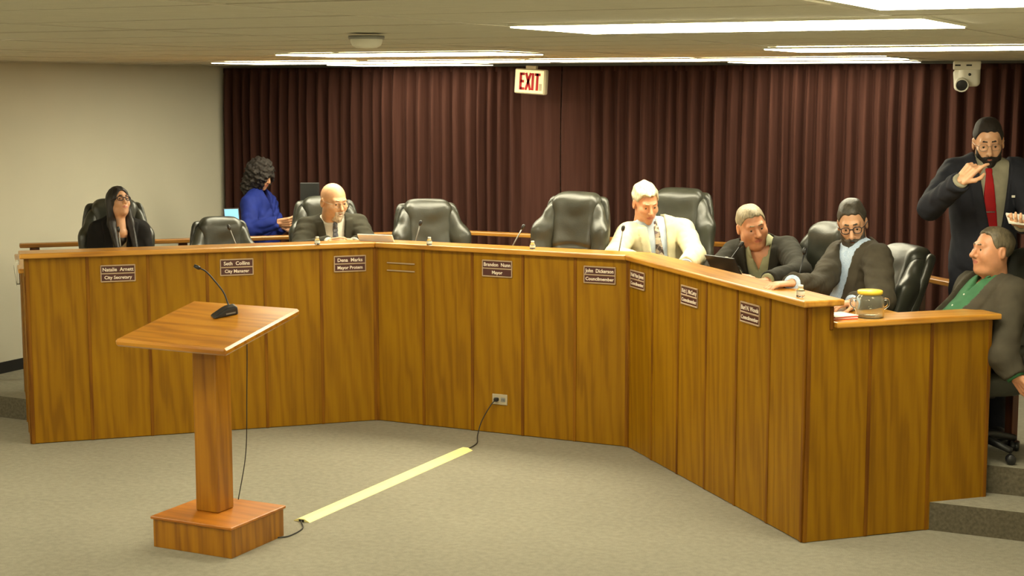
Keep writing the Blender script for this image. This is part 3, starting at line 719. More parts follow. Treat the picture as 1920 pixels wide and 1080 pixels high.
HAIR_H = {'short': ([-.12, -.090, -.066, -.050, -.026, -.008, .034, .045, .06, .2], [.085, .082, .074, .050, .018, .026, .028, -.030, -.056, -.066]),
          'recede': ([-.12, -.07, -.050, -.036, -.016, -.004, .034, .045, .06, .2], [.108, .100, .080, .046, .010, .026, .028, -.030, -.056, -.066])}
def hair_fn(style, thick=.012, fluff=.003, f=70):
    xs, hs = HAIR_H.get(style, HAIR_H['short'])
    def g(P):
        h = np.interp(P[:, 1], xs, hs)
        ax_ = np.abs(P[:, 0]); h = h+np.where(P[:, 1] < -.03, .016*np.exp(-((ax_-.046)/.014)**2), 0)
        tk = .0035+(thick-.0035)*np.clip((P[:, 2]+.01)/.075, 0, 1)*(1-.55*np.clip((ax_-.045)/.035, 0, 1))
        d = ell(P, (0, .016, .032), (.0765, .097, .087))-tk+wob(P*np.array([1, .45, .8], F32), f, fluff, .7)
        return smax(d, h-P[:, 2]+.004*np.sin(P[:, 0]*160), .006)
    return g
def place(M, V): A = np.array(M); return V@A[:3, :3].T+A[:3, 3]

def hand_prims(wr, direc, palm_n, side, curl=.5, spread=.12, sc=1.0, curls=None, elbow=None):
    """capsules for palm, four fingers and thumb; palm_n points out of the palm; side=+1 left hand"""
    d = Vector(direc).normalized(); n = Vector(palm_n); n = (n-d*n.dot(d)).normalized(); t = d.cross(n)*side    # t points to the thumb side
    w0 = Vector(wr); C = []
    L = lambda a, b, c: w0+(d*a+t*b+n*c)*sc
    for b in (-.030, -.010, .010, .030): C.append((L(.005, b*.7, 0), L(.085, b, 0), .014*sc, .0115*sc))
    C.append((w0+(Vector(elbow)-w0).normalized()*.06, L(.012, 0, 0), .027*sc, .022*sc))
    cs = curls or [curl]*4
    for k, (b, ln) in enumerate(((.030, .074), (.010, .082), (-.011, .077), (-.031, .060))):
        a = spread*(b/.03); p = L(.088, b, 0); ang = 0
        for j, fr in enumerate((.45, .31, .24)):
            ang += cs[k]*(.75 if j == 0 else 1.0)
            dr = (d*math.cos(ang)+n*math.sin(ang)+t*math.sin(a)*math.cos(ang))
            q = p+dr.normalized()*ln*fr*sc; C.append((p, q, (.0098-.001*j)*sc, (.0090-.001*j)*sc)); p = q
    p = L(.018, .022, .006); q = L(.050, .052, .016); C.append((p, q, .0145*sc, .0115*sc)); r = q+(d*.030+t*(.012-.02*curl)+n*.012*(1+curl))*sc; C.append((q, r, .0108*sc, .0098*sc)); C.append((r, r+(d*.024-t*.012*curl+n*.006)*sc, .0098*sc, .008*sc))
    return C
def caps_geo(C, h=.0042, k=.006):
    A = np.array([list(c[0]) for c in C]+[list(c[1]) for c in C]); m = .03
    def f(P):
        d = None
        for a, b, ra, rb in C:
            e = cone(P, a, b, ra, rb); d = e if d is None else smin(d, e, k)
        return d
    return sdf_geo(f, A.min(0)-m, A.max(0)+m, h)

def person(spec):
    T0 = math.degrees(-YAW)                                     # theta that faces the viewer
    sc = spec.get('scale', 1.0); fem = spec.get('female', False)
    pel = np.array(spec['pelvis']); sl = np.array(spec['sh_l']); sr = np.array(spec['sh_r'])   # left / right shoulder joints (of the person)
    mid = (sl+sr)/2; zt = mid-pel; Lt = np.linalg.norm(zt); zt = zt/Lt
    xt = sl-sr; xt = xt-zt*(xt@zt); sw = np.linalg.norm(xt)/2; xt = xt/np.linalg.norm(xt); yt = np.cross(zt, xt)     # -yt = front
    TM = np.stack([xt, yt, zt], 1)
    loc = lambda P: (P-pel.astype(F32))@TM.astype(F32)
    toW = lambda q: pel+TM@np.array(q, float)
    fat = spec.get('fat', 0.0); bust = spec.get('bust', 0)
    def torso(P, o=0.0):
        q = loc(P)
        d = ell(q, (0, .0, .70*Lt), (sw*.92+.02+o, .112+fat*.3+o, .24+o))
        d = smin(d, ell(q, (0, -.02-fat*.35, .30*Lt), (.150+fat+o, .115+fat+o, .21+o)), .08)
        d = smin(d, ell(q, (0, .0, .02), (.165+fat*.7+o, .125+fat*.6+o, .13+o)), .08)
        X = q.copy(); X[:, 0] = np.abs(X[:, 0])
        d = smin(d, cone(X, (.03, .015, Lt+.045), (sw-.01, 0, Lt-.02), .050+o, .058+o), .05)      # trapezius to shoulder
        if bust: d = smin(d, sph(X, (.075, -.085, .66*Lt), .065+o), .06)
        return d
    armr = spec.get('arm_r', (.064, .054, .043))
    def arms(P, o=0.0):
        d = None
        for s in ('l', 'r'):
            S, E, W = spec['sh_'+s], spec['el_'+s], spec['wr_'+s]
            e = smin(cone(P, S, E, armr[0]+o, armr[1]+o), cone(P, E, W, armr[1]+o, armr[2]+o), .03)
            if o > 0:
                W_ = np.array(W, F32); u_ = np.array(E, F32)-W_; u_ = u_/np.linalg.norm(u_); near_w = np.sqrt(((P-W_)**2).sum(-1))
                e = np.where(near_w < .11, smax(e, -((P-W_)@u_)+.002, .006), e)
            d = e if d is None else np.minimum(d, e)
        return d
    allp = np.array([sl, sr, pel, spec['el_l'], spec['el_r'], spec['wr_l'], spec['wr_r']]); lo = allp.min(0)-.2; hi = allp.max(0)+.2
    th = math.radians(T0+spec['yaw']); HM = Matrix.Translation(spec['head']) @ Matrix.Rotation(th, 4, 'Z') @ Matrix.Rotation(math.radians(spec['pitch']), 4, 'X') @ Matrix.Rotation(math.radians(spec['roll']), 4, 'Y') @ Matrix.Diagonal((sc*spec.get('xw', .93), sc, sc, 1))
    # ---- body (top level): head, neck, trunk, hands
    hv, hq = sdf_geo(head_fn(spec.get('jaw', 1.0), spec.get('face_fat', 0), fem, spec.get('nose', 1.0), min(1, max(0, -spec.get('gaze_z', 0)))), (-.105, -.135, -.25), (.105, .13, .13), .0042)
    fcx = hv[hq].mean(1); lips = ((np.abs(fcx[:, 0]) < .023) & (fcx[:, 1] < -.083) & (np.abs(fcx[:, 2]+.0597) < .0095-.012*(np.abs(fcx[:, 0])/.023)**2*.6)).astype(int)
    parts = [(place(HM, hv), hq, lips)]; cuffs = []
    def core(P): return smin(smin(torso(P, -.022), arms(P, -.018), .03), cone(P, HM @ Vector((0, .045, -.22)), Vector(mid-zt*.08), .052, .06), .03)
    cv, cq = sdf_geo(core, lo, hi, .022); parts.append((cv, cq))
    for s in ('l', 'r'):
        if 'hand_'+s in spec:
            hd = spec['hand_'+s]; C = hand_prims(spec['wr_'+s], hd['d'], hd['n'], 1 if s == 'l' else -1, hd.get('curl', .4), hd.get('spread', .12), hd.get('sc', 1.0), hd.get('curls'), spec['el_'+s])
            v, q = caps_geo(C); parts.append((v, q))
            if 'shirt' in spec:
                W_ = np.array(spec['wr_'+s]); E_ = np.array(spec['el_'+s]); u_ = (E_-W_)/np.linalg.norm(E_-W_); cuffs.append((W_, u_))
    bodies = spec.get('legs')
    if bodies:
        LG = []
        for s in (-1, 1):
            hip = toW((s*.09, 0, -.02)); kn = np.array(bodies['kn_l' if s > 0 else 'kn_r']); an = np.array(bodies['an_l' if s > 0 else 'an_r'])
            LG.append((hip, kn, an))
    body = geo_obj('person', parts, [spec['skin'], LIP])
    tag(body, spec['label'], 'person')
    # ---- clothes
    jo = spec.get('jacket_off', .019); vb = spec.get('v_bottom', .42)*Lt; vw = spec.get('v_width', .085); vtop = Lt+.07
    def vdist(q):                                  # <0 inside the V of the open front
        w = vw*np.clip((q[:, 2]-vb)/(vtop-vb), 0, 1)**spec.get('v_pow', .8); w = np.where(q[:, 2] > vb, w, -.05*(1 if not spec.get('open') else -.4))
        if spec.get('open'): w = np.maximum(w, .035)
        return np.abs(q[:, 0]-spec.get('v_x', 0))-w
    neckc = lambda P: cone(P, HM @ Vector((0, .020, -.08)), Vector(mid+zt*.01), (.058 if fem else .076)*sc, (.070 if fem else .090)*sc)
    seed = spec.get('seed', 1)
    rd = np.random.RandomState(seed).normal(size=(4, 3)); rd /= np.linalg.norm(rd, axis=1)[:, None]; rd = rd.astype(F32)
    def ridges(P):
        a = np.abs(np.sin(P@(rd[0]*34)+2.4*np.sin(P@(rd[1]*15)))); b = np.abs(np.sin(P@(rd[2]*52)+2.0*np.sin(P@(rd[3]*19)))); m = .5+.5*np.sin(P@(rd[1]*11)+seed)
        return spec.get('ridge', .0052)*(.62-a)*m+.0022*(.6-b)
    def jacket(P):
        q = loc(P); d = smin(torso(P, jo), arms(P, jo*.5), .035)+ridges(P)
        fold = wob(q*np.array([1, 1, .55], F32), 26, .0022, seed)+wob(P, 55, .0008, seed+1); d = d+fold
        lap = np.abs(vdist(q)-.030)-.030                       # lapels: a band outside the V, lying 7 mm proud
        lapz = np.maximum(vb+.02-q[:, 2], q[:, 2]-vtop)
        if spec.get('lapel', True):
            dl = np.maximum(np.maximum(torso(P, jo+.011), np.maximum(lap, lapz)), q[:, 1]+.0); d = np.minimum(d, dl)
        d = smax(d, -np.maximum(vdist(q), q[:, 1]-.045), .003)
        d = smax(d, -neckc(P), .004)
        cut = spec.get('hem', -.14); d = smax(d, cut-q[:, 2]-.6*np.maximum(arms(P, .07)*0, 0), .01) if spec.get('cut_hem', True) else d
        return d
    def jacket_all(P):
        d = jacket(P); return np.minimum(d, smax(arms(P, jo*.5)+wob(P, 48, .003, seed+2)+ridges(P), -neckc(P), .004)) if spec.get('cut_hem', True) else d
    jv, jq = sdf_geo(jacket_all, lo, hi, .0085); geo_obj(spec.get('jacket_name', 'jacket'), [(jv, jq)], spec['jacket'], body)
    if 'shirt' in spec:
        def shirt(P):
            q = loc(P); d = torso(P, .003)+wob(q, 40, .0012, seed+3)
            ctop = np.array(HM @ Vector((0, .030, -.128))); cbot = np.array(mid-zt*.03-yt*.004); ax_ = (ctop-cbot)/np.linalg.norm(ctop-cbot)
            nkr = (.048 if fem else .064)*sc+fat*.05
            if spec.get('collar_open'):
                cbot = np.array(mid+zt*.022-yt*.004)
                col = np.maximum(cone(P, ctop, cbot, nkr+.014, nkr+.030), -cone(P, ctop+ax_*.05, cbot-ax_*.05, nkr+.006, nkr+.018))
                col = np.maximum(col, (P-ctop.astype(F32))@ax_.astype(F32)+.008-.20*q[:, 1]*0)
                d = np.minimum(smax(d, -neckc(P)-.004, .004), col)
                d = smax(d, -np.maximum(np.abs(q[:, 0])-.050*np.clip((q[:, 2]-(Lt-.09))/.15, 0, 1), q[:, 1]+.01), .003)
            else:
                col = np.maximum(cone(P, ctop, cbot, nkr+.007, nkr+.022), (P-ctop.astype(F32))@ax_.astype(F32)-.22*q[:, 1]-.018)
                d = smin(d, col, .012)
                notch = np.abs(q[:, 0])-.45*np.clip(.035-np.abs(q[:, 2]-Lt-.075), 0, .035)*0-.002
                d = smax(d, -np.maximum(np.maximum(notch, q[:, 1]), Lt+.01-q[:, 2]), .002)
            return d
        v, q = sdf_geo(shirt, np.minimum(pel, mid)-.26, np.maximum(pel, mid)+.24, .0085); so = geo_obj('shirt', [(v, q)], spec['shirt'], body)
        for k in range(spec.get('buttons', 0)):
            z = Lt*(.78-.17*k); 
            ys = np.linspace(-.3, 0, 120); pp = np.array([toW((0, y, z)) for y in ys], F32); dd = torso(pp, .005); i = int(np.argmax(dd < 0)); c = toW((0, ys[i], z))
            Mb = Matrix.Translation(c) @ Matrix(np.stack([xt, zt, -yt], 1).tolist()).to_4x4()
            lathe('button', [(0, .003), (.005, .003), (.006, 0), (0, -.002)], WHITEPL, so, 8, Mb)
    for W_, u_ in cuffs:
        rw = armr[2]-.004; Mc = Matrix.Translation(W_) @ Vector(u_).to_track_quat('Z', 'Y').to_matrix().to_4x4()
        lathe('shirt_cuff', [(.024, -.012), (rw-.003, -.013), (rw, -.009), (rw, .03), (.0, .03)], spec['shirt'], body, 16, Mc)
    if 'tie' in spec:
        ctop = np.array(HM @ Vector((0, .030, -.128))); KL = (TM.T@(ctop-pel)); KZ = .92*(KL[2]-Lt)-.004; nkr = .064*sc+fat*.05; KY = KL[1]*.92-nkr-.012
        def tie(P):
            q = loc(P); z = q[:, 2]; top = Lt+.035; w = np.where(z > Lt-.005, .019-.12*np.clip(z-(Lt+.02), 0, .02), .015+.032*np.clip((Lt-.005-z)/.36, 0, 1)**.7)
            kn = sph(np.stack([q[:, 0]*1.1, q[:, 1], (z-Lt-KZ)*.7], -1), (0, KY-.004, 0), .019)
            s = np.maximum(np.maximum(np.abs(q[:, 0]-spec.get('tie_sway', 0)*(Lt-z))-w, np.maximum(z-Lt-KZ, .05-z)), np.maximum(np.minimum(torso(P, .014), cone(P, ctop, np.array(mid-zt*.03-yt*.004), nkr+.014, nkr+.030)), q[:, 1]))
            return np.minimum(s, kn)
        v, q = sdf_geo(tie, np.minimum(pel, mid)-.24, np.maximum(pel, mid)+.22, .0055); geo_obj('tie', [(v, q)], spec['tie'], body)
    if bodies:
        def trousers(P):
            d = smax(torso(P, .006), loc(P)[:, 2]-.10, .02)
            for h, k, a in LG: d = smin(d, smin(cone(P, h, k, .092, .070), cone(P, k, a, .068, .055), .03), .04)
            return d+wob(P, 30, .003, seed)
        A = np.array([x for t in LG for x in t]); v, q = sdf_geo(trousers, np.minimum(A.min(0), pel)-.2, np.maximum(A.max(0), pel+.12)+.2, .018); geo_obj('trousers' if not spec.get('dress') else 'skirt', [(v, q)], spec.get('pants', spec['jacket']), body)
        for h, k, a in LG:
            fwd = -yt*np.array([1, 1, 0]); fwd = fwd/np.linalg.norm(fwd)
            def shoe(P, a=a): 
                d = cone(P, a+np.array([0, 0, -.035])-fwd*.03, a+fwd*.16+np.array([0, 0, -.05]), .042, .036); return smax(smin(d, cone(P, a, a-np.array([0, 0, .04]), .05, .045), .03), (a[2]-.085)-P[:, 2], .004)
            v, q = sdf_geo(shoe, a-.16-.1*np.abs(fwd), a+.16+.12*np.abs(fwd), .014); geo_obj('shoe', [(v, q)], BLACKPL, body)
    # ---- head details
    def hpart(nm, fn, lo, hi, h, mat):
        v, q = sdf_geo(fn, lo, hi, h); return geo_obj(nm, [(v, q)], mat, body, HM)
    for s in (-1, 1):
        bm = bmesh.new(); bm_lathe(bm, [(0, -.0118), (.0083, -.0083), (.0118, 0), (.0083, .0083), (0, .0118)], 12, HM @ Matrix.Translation((s*.031, -.0735, .0065)))
        ey = bm_obj('eye', bm, EYEW, body, True)
        lathe('iris', [(0, .0128), (.0045, .0120), (.0058, .0103)], EYED, ey, 10, HM @ Matrix.Translation((s*.031+spec.get('gaze', 0)*.003, -.0738, .0055+spec.get('gaze_z', 0)*.002)) @ Matrix.Rotation(PI/2, 4, 'X'))
    hs = spec.get('hair')
    if hs: hpart('hair', hs[0], hs[1], hs[2], hs[3], spec['hair_mat'])
    if spec.get('brows', True):
        def brows(P):
            X = P.copy(); X[:, 0] = np.abs(X[:, 0]); return smin(cone(X, (.013, -.0915, .0305), (.030, -.0875, .0325), .0036, .0040), cone(X, (.030, -.0875, .0325), (.046, -.0750, .0275), .0040, .0026), .003)
        hpart('eyebrows', brows, (-.06, -.11, .015), (.06, -.06, .05), .0035, spec.get('brow_mat', spec.get('hair_mat', FRAME)))
    bd = spec.get('beard')
    if bd:
        base = head_fn(spec.get('jaw', 1.0), spec.get('face_fat', 0), fem)
        def beard(P):
            X = P.copy(); X[:, 0] = np.abs(X[:, 0]); d = base(P)-bd.get('t', .007)+wob(P, 120, .0015, 2)
            if bd['kind'] == 'full': reg = np.maximum(P[:, 2]-np.interp(X[:, 0], [0, .02, .04, .055, .07], [-.040, -.044, -.050, -.030, .0]), np.maximum(np.maximum(P[:, 1]+.004, X[:, 0]-.0675), -.135-P[:, 2]))
            else: reg = np.maximum(np.maximum(P[:, 2]+.042, X[:, 0]-.033), np.maximum(P[:, 1]+.04, -.125-P[:, 2]))
            d = smax(d, reg, .006); return smax(d, -ell(P, (0, -.100, -.0605), (.014, .03, .0036)), .003)
        hpart('beard', beard, (-.1, -.135, -.15), (.1, .04, .02), .0045, bd['mat'])
    if spec.get('moustache'):
        def mous(P):
            X = P.copy(); X[:, 0] = np.abs(X[:, 0]); return cone(X, (.002, -.0985, -.0465), (.024, -.0865, -.054), .006, .004)+wob(P, 120, .001, 1)
        hpart('moustache', mous, (-.04, -.12, -.07), (.04, -.06, -.03), .0035, spec['moustache'])
    gl = spec.get('glasses')
    if gl:
        fm = FRAME if gl == 'dark' else FRAMEG; r = .0030 if gl == 'dark' else .0014
        g = tag_none = empty('glasses'); g.parent = body; bm = bmesh.new()
        for s in (-1, 1):
            ring = [HM @ Vector((s*.033+.0235*math.copysign(abs(math.cos(a))**.75, math.cos(a)), -.1005+.008*abs(math.cos(a))*(1 if s*math.cos(a) > 0 else 0), .004+.0165*math.copysign(abs(math.sin(a))**.75, math.sin(a)))) for a in np.linspace(0, 2*PI, 25)]
            bm_tube(bm, ring, r, 6, False)
            bm_tube(bm, [HM @ Vector(q) for q in ((s*.056, -.094, .010), (s*.074, -.06, .010), (s*.085, .0, .009), (s*.086, .02, .0))], r, 6)
            ln = bmesh.new(); ln.faces.new([ln.verts.new(v) for v in ring[:-1]]); bm_obj('lens', ln, LENS, g)
        bm_tube(bm, [HM @ Vector(q) for q in ((-.010, -.1005, .009), (0, -.104, .0115), (.010, -.1005, .009))], r, 6)
        bm_obj('frame', bm, fm, g, True)
    return body, HM, toW, Lt, TM

SK_PALE = skin_mat('skin_pale', (.62, .36, .20)); SK_RUDDY = skin_mat('skin_ruddy', (.58, .27, .145)); SK_TAN = skin_mat('skin_tan', (.50, .26, .145)); SK_WARM = skin_mat('skin_warm', (.60, .33, .19))
H_BLACK = hair_mat('hair_black', (.012, .008, .007)); H_BROWN = hair_mat('hair_dark_brown', (.012, .007, .0045), .75); H_WHITE = hair_mat('hair_white', (.50, .45, .31)); H_GREY = hair_mat('hair_grey', (.27, .225, .14)); H_SALT = hair_mat('hair_salt_pepper', (.055, .048, .036)); H_GB = hair_mat('hair_grey_brown', (.13, .105, .065)); H_BEARDG = hair_mat('beard_grey', (.085, .07, .052)); H_GOAT = hair_mat('goatee_white', (.58, .48, .36))
J_BLACK = fabric('cloth_black', (.010, .009, .009)); J_CHAR = fabric('cloth_charcoal', (.040, .037, .025)); J_CREAM = fabric('cloth_cream', (.60, .55, .36)); J_DARK = fabric('cloth_dark_grey', (.026, .024, .018)); J_BROWNG = fabric('cloth_brown_grey', (.058, .049, .034)); J_NAVY = fabric('cloth_navy', (.018, .019, .026)); J_OLIVE = fabric('cloth_olive_grey', (.062, .053, .037)); J_BLUE = fabric('cloth_royal_blue', (.008, .018, .15), .75)
S_WHITE = fabric('shirt_white', (.62, .60, .52)); S_LBLUE = fabric('shirt_light_blue', (.48, .56, .66)); S_OLIVE = fabric('shirt_pale_olive', (.30, .30, .18)); S_GREEN = fabric('shirt_green', (.045, .145, .065)); S_GREY = fabric('shirt_grey', (.27, .25, .18)); S_TAN = fabric('blouse_tan', (.40, .30, .18)); T_RED = fabric('tie_red', (.30, .006, .008), .6)
def pattern(name, cols, scale, kind='check'):
    m, nt, b = new_mat(name); tc = N(nt, 'ShaderNodeTexCoord'); v = N(nt, 'ShaderNodeTexVoronoi'); v.inputs['Scale'].default_value = scale; nt.links.new(tc.outputs['Object'], v.inputs['Vector'])
    st = [(i/(len(cols)-1)*.8+.1, c) for i, c in enumerate(cols)]
    sp = N(nt, 'ShaderNodeSeparateColor'); nt.links.new(v.outputs['Color'], sp.inputs[0]); nt.links.new(ramp(nt, sp.outputs[0], st), b.inputs['Base Color']); b.inputs['Roughness'].default_value = .6; return m
T_PAT = pattern('tie_patterned', [(.05, .035, .03, 1), (.45, .36, .25, 1), (.12, .09, .10, 1), (.60, .50, .36, 1)], 45)
T_BLUE = pattern('tie_grey_blue', [(.10, .11, .14, 1), (.22, .23, .26, 1), (.06, .065, .085, 1)], 60)
S_CHECK = pattern('shirt_blue_pattern', [(.42, .55, .74, 1), (.50, .61, .77, 1), (.36, .48, .68, 1)], 150)

def seat_legs(pel, theta, zf=ZP, spread=.11):
    th = math.radians(theta); f = np.array([math.sin(th), -math.cos(th), 0]); s = np.array([math.cos(th), math.sin(th), 0]); p = np.array(pel); o = {}
    for k, sg in (('l', 1), ('r', -1)):
        kn = p+f*.40+s*sg*spread; kn[2] = max(p[2]-.03, zf+.48); an = kn+f*.02; an[2] = zf+.088; o['kn_'+k] = kn; o['an_'+k] = an
    return o
TH0 = math.degrees(-YAW)
def vdir(right, up, toward): return tuple(RT*right+np.array([0, 0, 1.])*up-np.array([FW[0], FW[1], 0])*toward)

# -- woman in black, long dark hair
def longhair(P):
    X = P.copy(); X[:, 0] = np.abs(X[:, 0])
    d = ell(P, (0, .018, .032), (.0765+.014, .097+.014, .087+.013))
    d = smin(d, cone(X, (.074, .015, .02), (.082, .018, -.16), .026, .030), .03); d = smin(d, cone(X, (.082, .018, -.16), (.078, -.020, -.36), .032, .020), .03)
    d = smin(d, cone(P, (0, .07, 0), (0, .085, -.26), .06, .06), .04)
    d = d+wob(P*np.array([1, 1, .15], F32), 95, .0022, .4)
    return smax(d, -ell(P, (0, -.105, -.035), (.060, .105, .115)), .006)
person(dict(label='seated woman in a black jacket with long dark hair and dark glasses, looking up', head=at(223, 380, 11.05), yaw=40, pitch=-20, roll=3, scale=.93, female=True, jaw=.9, nose=.85, skin=SK_WARM,
    pelvis=at(222, 566, 11.25), sh_r=at(184, 431, 11.10), sh_l=at(264, 430, 11.18), el_r=at(168, 505, 11.1), el_l=at(281, 503, 11.15), wr_r=at(196, 548, 10.92), wr_l=at(250, 548, 10.92),
    jacket=J_BLACK, shirt=S_TAN, v_width=.065, v_bottom=.30, arm_r=(.050, .043, .034), bust=1, collar_open=True, lapel=True, hair=(longhair, (-.13, -.13, -.41), (.13, .17, .14), .0055), hair_mat=H_BLACK, glasses='dark',
    hand_r=dict(d=vdir(.6, -.1, .6), n=(0, 0, -1)), hand_l=dict(d=vdir(-.6, -.1, .6), n=(0, 0, -1)), legs=seat_legs(at(222, 566, 11.25), 45), seed=1))
# -- bald man
person(dict(label='seated bald man with white goatee, dark suit and grey-blue tie', head=at(626, 378, 11.40), yaw=36, pitch=12, roll=-2, xw=1.0, gaze_z=-.5, scale=1.12, face_fat=.004, skin=SK_PALE,
    pelvis=at(624, 560, 11.75), sh_r=at(575, 426, 11.44), sh_l=at(672, 422, 11.56), el_r=at(560, 472, 11.30), el_l=at(694, 468, 11.40), wr_r=at(616, 456, 11.05), wr_l=at(664, 456, 11.08), fat=.03, arm_r=(.068, .060, .046),
    jacket=J_CHAR, shirt=S_WHITE, tie=T_BLUE, knot_y=-.095, v_width=.080, v_bottom=.34, brow_mat=H_GOAT, hair_mat=H_GREY, beard=dict(kind='goatee', mat=H_GOAT, t=.004), moustache=H_GOAT, glasses='wire',
    hand_r=dict(d=vdir(.85, .12, .35), n=vdir(.2, -.5, -.8), curls=[.15, .3, .55, .7]), hand_l=dict(d=vdir(-.85, .02, .3), n=vdir(0, -.5, -.8), curl=.5), legs=seat_legs(at(624, 560, 11.75), 45), seed=2))
# -- man in the cream jacket
person(dict(label='seated white-haired man in a cream jacket with patterned tie, looking down', head=at(1211, 381, 10.92), yaw=16, pitch=20, roll=-5, scale=1.12, gaze_z=-1, skin=SK_RUDDY, jaw=.95,
    pelvis=at(1240, 566, 11.20), sh_r=at(1176, 437, 10.98), sh_l=at(1282, 431, 11.00), el_r=at(1151, 480, 10.72), el_l=at(1303, 478, 10.72), wr_r=at(1186, 487, 10.40), wr_l=at(1286, 498, 10.28), fat=.065, arm_r=(.068, .060, .050),
    jacket=J_CREAM, shirt=S_LBLUE, tie=T_PAT, knot_y=-.095, v_width=.066, v_bottom=.10, v_pow=.5, hair=(hair_fn('short', .018, .0032, 80), (-.13, -.14, -.09), (.13, .15, .16), .0055), hair_mat=H_WHITE,
    hand_r=dict(d=vdir(.6, -.05, .6), n=(0, 0, -1), curl=.4), hand_l=dict(d=vdir(-.8, -.05, .5), n=(0, 0, -1), curl=.4), legs=seat_legs(at(1240, 566, 11.2), 10), seed=3))
# -- grey-haired man with the black laptop
person(dict(label='seated grey-haired man in a dark jacket and olive shirt, head tilted, behind the black laptop', head=at(1410, 424, 9.98), yaw=10, pitch=12, roll=-14, gaze_z=-1.2, xw=1.0, scale=1.12, skin=SK_RUDDY, face_fat=.012, jaw=1.1, nose=1.1,
    pelvis=at(1440, 600, 10.28), sh_r=at(1378, 474, 10.10), sh_l=at(1476, 466, 9.95), el_r=at(1342, 506, 9.92), el_l=at(1500, 512, 9.62), wr_r=at(1378, 516, 9.52), wr_l=at(1440, 526, 9.38), fat=.05, arm_r=(.070, .062, .048),
    jacket=J_DARK, shirt=S_OLIVE, collar_open=True, v_width=.085, v_bottom=.15, hair=(hair_fn('short', .006, .0015), (-.12, -.13, -.09), (.12, .14, .14), .005), hair_mat=H_GREY,
    hand_r=dict(d=vdir(.7, -.05, .6), n=(0, 0, -1), curl=.35), hand_l=dict(d=vdir(-.8, 0, .5), n=(0, 0, -1), curl=.35), legs=seat_legs(at(1440, 600, 10.28), 0), seed=4))
# -- bearded man
person(dict(label='seated bearded man with glasses in a brown-grey jacket, one hand on the ledge', head=at(1598, 420, 8.92), yaw=-14, pitch=17, roll=-6, gaze_z=-1.2, scale=1.13, xw=.88, skin=SK_WARM, nose=1.1,
    pelvis=at(1612, 632, 9.00), sh_r=at(1577, 478, 9.08), sh_l=at(1646, 484, 8.74), el_r=at(1532, 540, 8.78), el_l=at(1652, 566, 8.52), wr_r=at(1486, 531, 8.32), wr_l=at(1598, 568, 8.38), fat=.03, arm_r=(.074, .064, .048),
    jacket=J_BROWNG, shirt=S_CHECK, collar_open=False, v_width=.088, v_bottom=-.2, v_pow=.30, hair=(hair_fn('short', .009, .002), (-.12, -.13, -.09), (.12, .14, .14), .005), hair_mat=H_SALT, beard=dict(kind='full', mat=H_BEARDG, t=.008), moustache=H_SALT, glasses='dark',
    hand_r=dict(d=vdir(-.9, -.03, .25), n=(0, 0, -1), curl=.3), hand_l=dict(d=vdir(-.8, -.02, .4), n=(0, 0, -1), curl=.4), legs=seat_legs(at(1640, 632, 9.08), -40), seed=5))
# -- standing man
pst = at(1842, 492, 8.85)
def stand_legs(p, zf, th, hw=.10):
    th = math.radians(th); s = np.array([math.cos(th), math.sin(th), 0]); o = {}
    for k, sg in (('l', 1), ('r', -1)):
        kn = p+s*sg*hw; kn[2] = (p[2]+zf)/2+.02; an = p+s*sg*hw*1.05; an[2] = zf+.088; o['kn_'+k] = kn; o['an_'+k] = an
    return o
STM = person(dict(label='standing man in a navy suit and red tie with a hand at his mouth', head=at(1853, 268, 8.76), yaw=-12, pitch=14, roll=-3, gaze_z=-1.2, scale=1.12, xw=.9, skin=SK_WARM, nose=1.05,
    pelvis=pst, sh_r=at(1789, 322, 8.80), sh_l=at(1905, 322, 8.78), el_r=at(1745, 388, 8.62), el_l=at(1940, 405, 8.62), wr_r=at(1800, 340, 8.36), wr_l=at(1916, 420, 8.34), arm_r=(.070, .058, .046),
    jacket=J_NAVY, pants=J_NAVY, shirt=S_GREY, tie=T_RED, knot_y=-.08, tie_sway=.0, v_width=.095, v_bottom=.10, open=True, v_x=.03, hem=-.17, hair=(hair_fn('short', .008, .0018), (-.12, -.13, -.09), (.12, .14, .14), .005), hair_mat=H_BROWN, beard=dict(kind='full', mat=H_BROWN, t=.004), moustache=H_BROWN, glasses='wire',
    hand_r=dict(d=vdir(.62, .72, .05), n=vdir(.5, -.4, -.6), curls=[.25, .9, 1.1, 1.2], sc=1.05), hand_l=dict(d=vdir(-.4, .1, .8), n=vdir(0, 1, 0), curl=.5), legs=stand_legs(pst, ZP, TH0-12), seed=6))
_b, _HM, _tw, _Lt, _TM = STM
def on_torso(x, z, off, fn_y): return Matrix.Translation(_tw((x, fn_y-off, z))) @ Matrix(_TM.tolist()).to_4x4()
box('lapel_pin', (-.009, -.004, -.006), (.009, .0, .006), WHITEPL, _b, M=on_torso(.125, _Lt-.13, .0, -.135))
box('tie_bar', (-.026, -.003, -.003), (.026, .0, .003), CHROME, _b, M=on_torso(.0, _Lt-.215, .0, -.142))
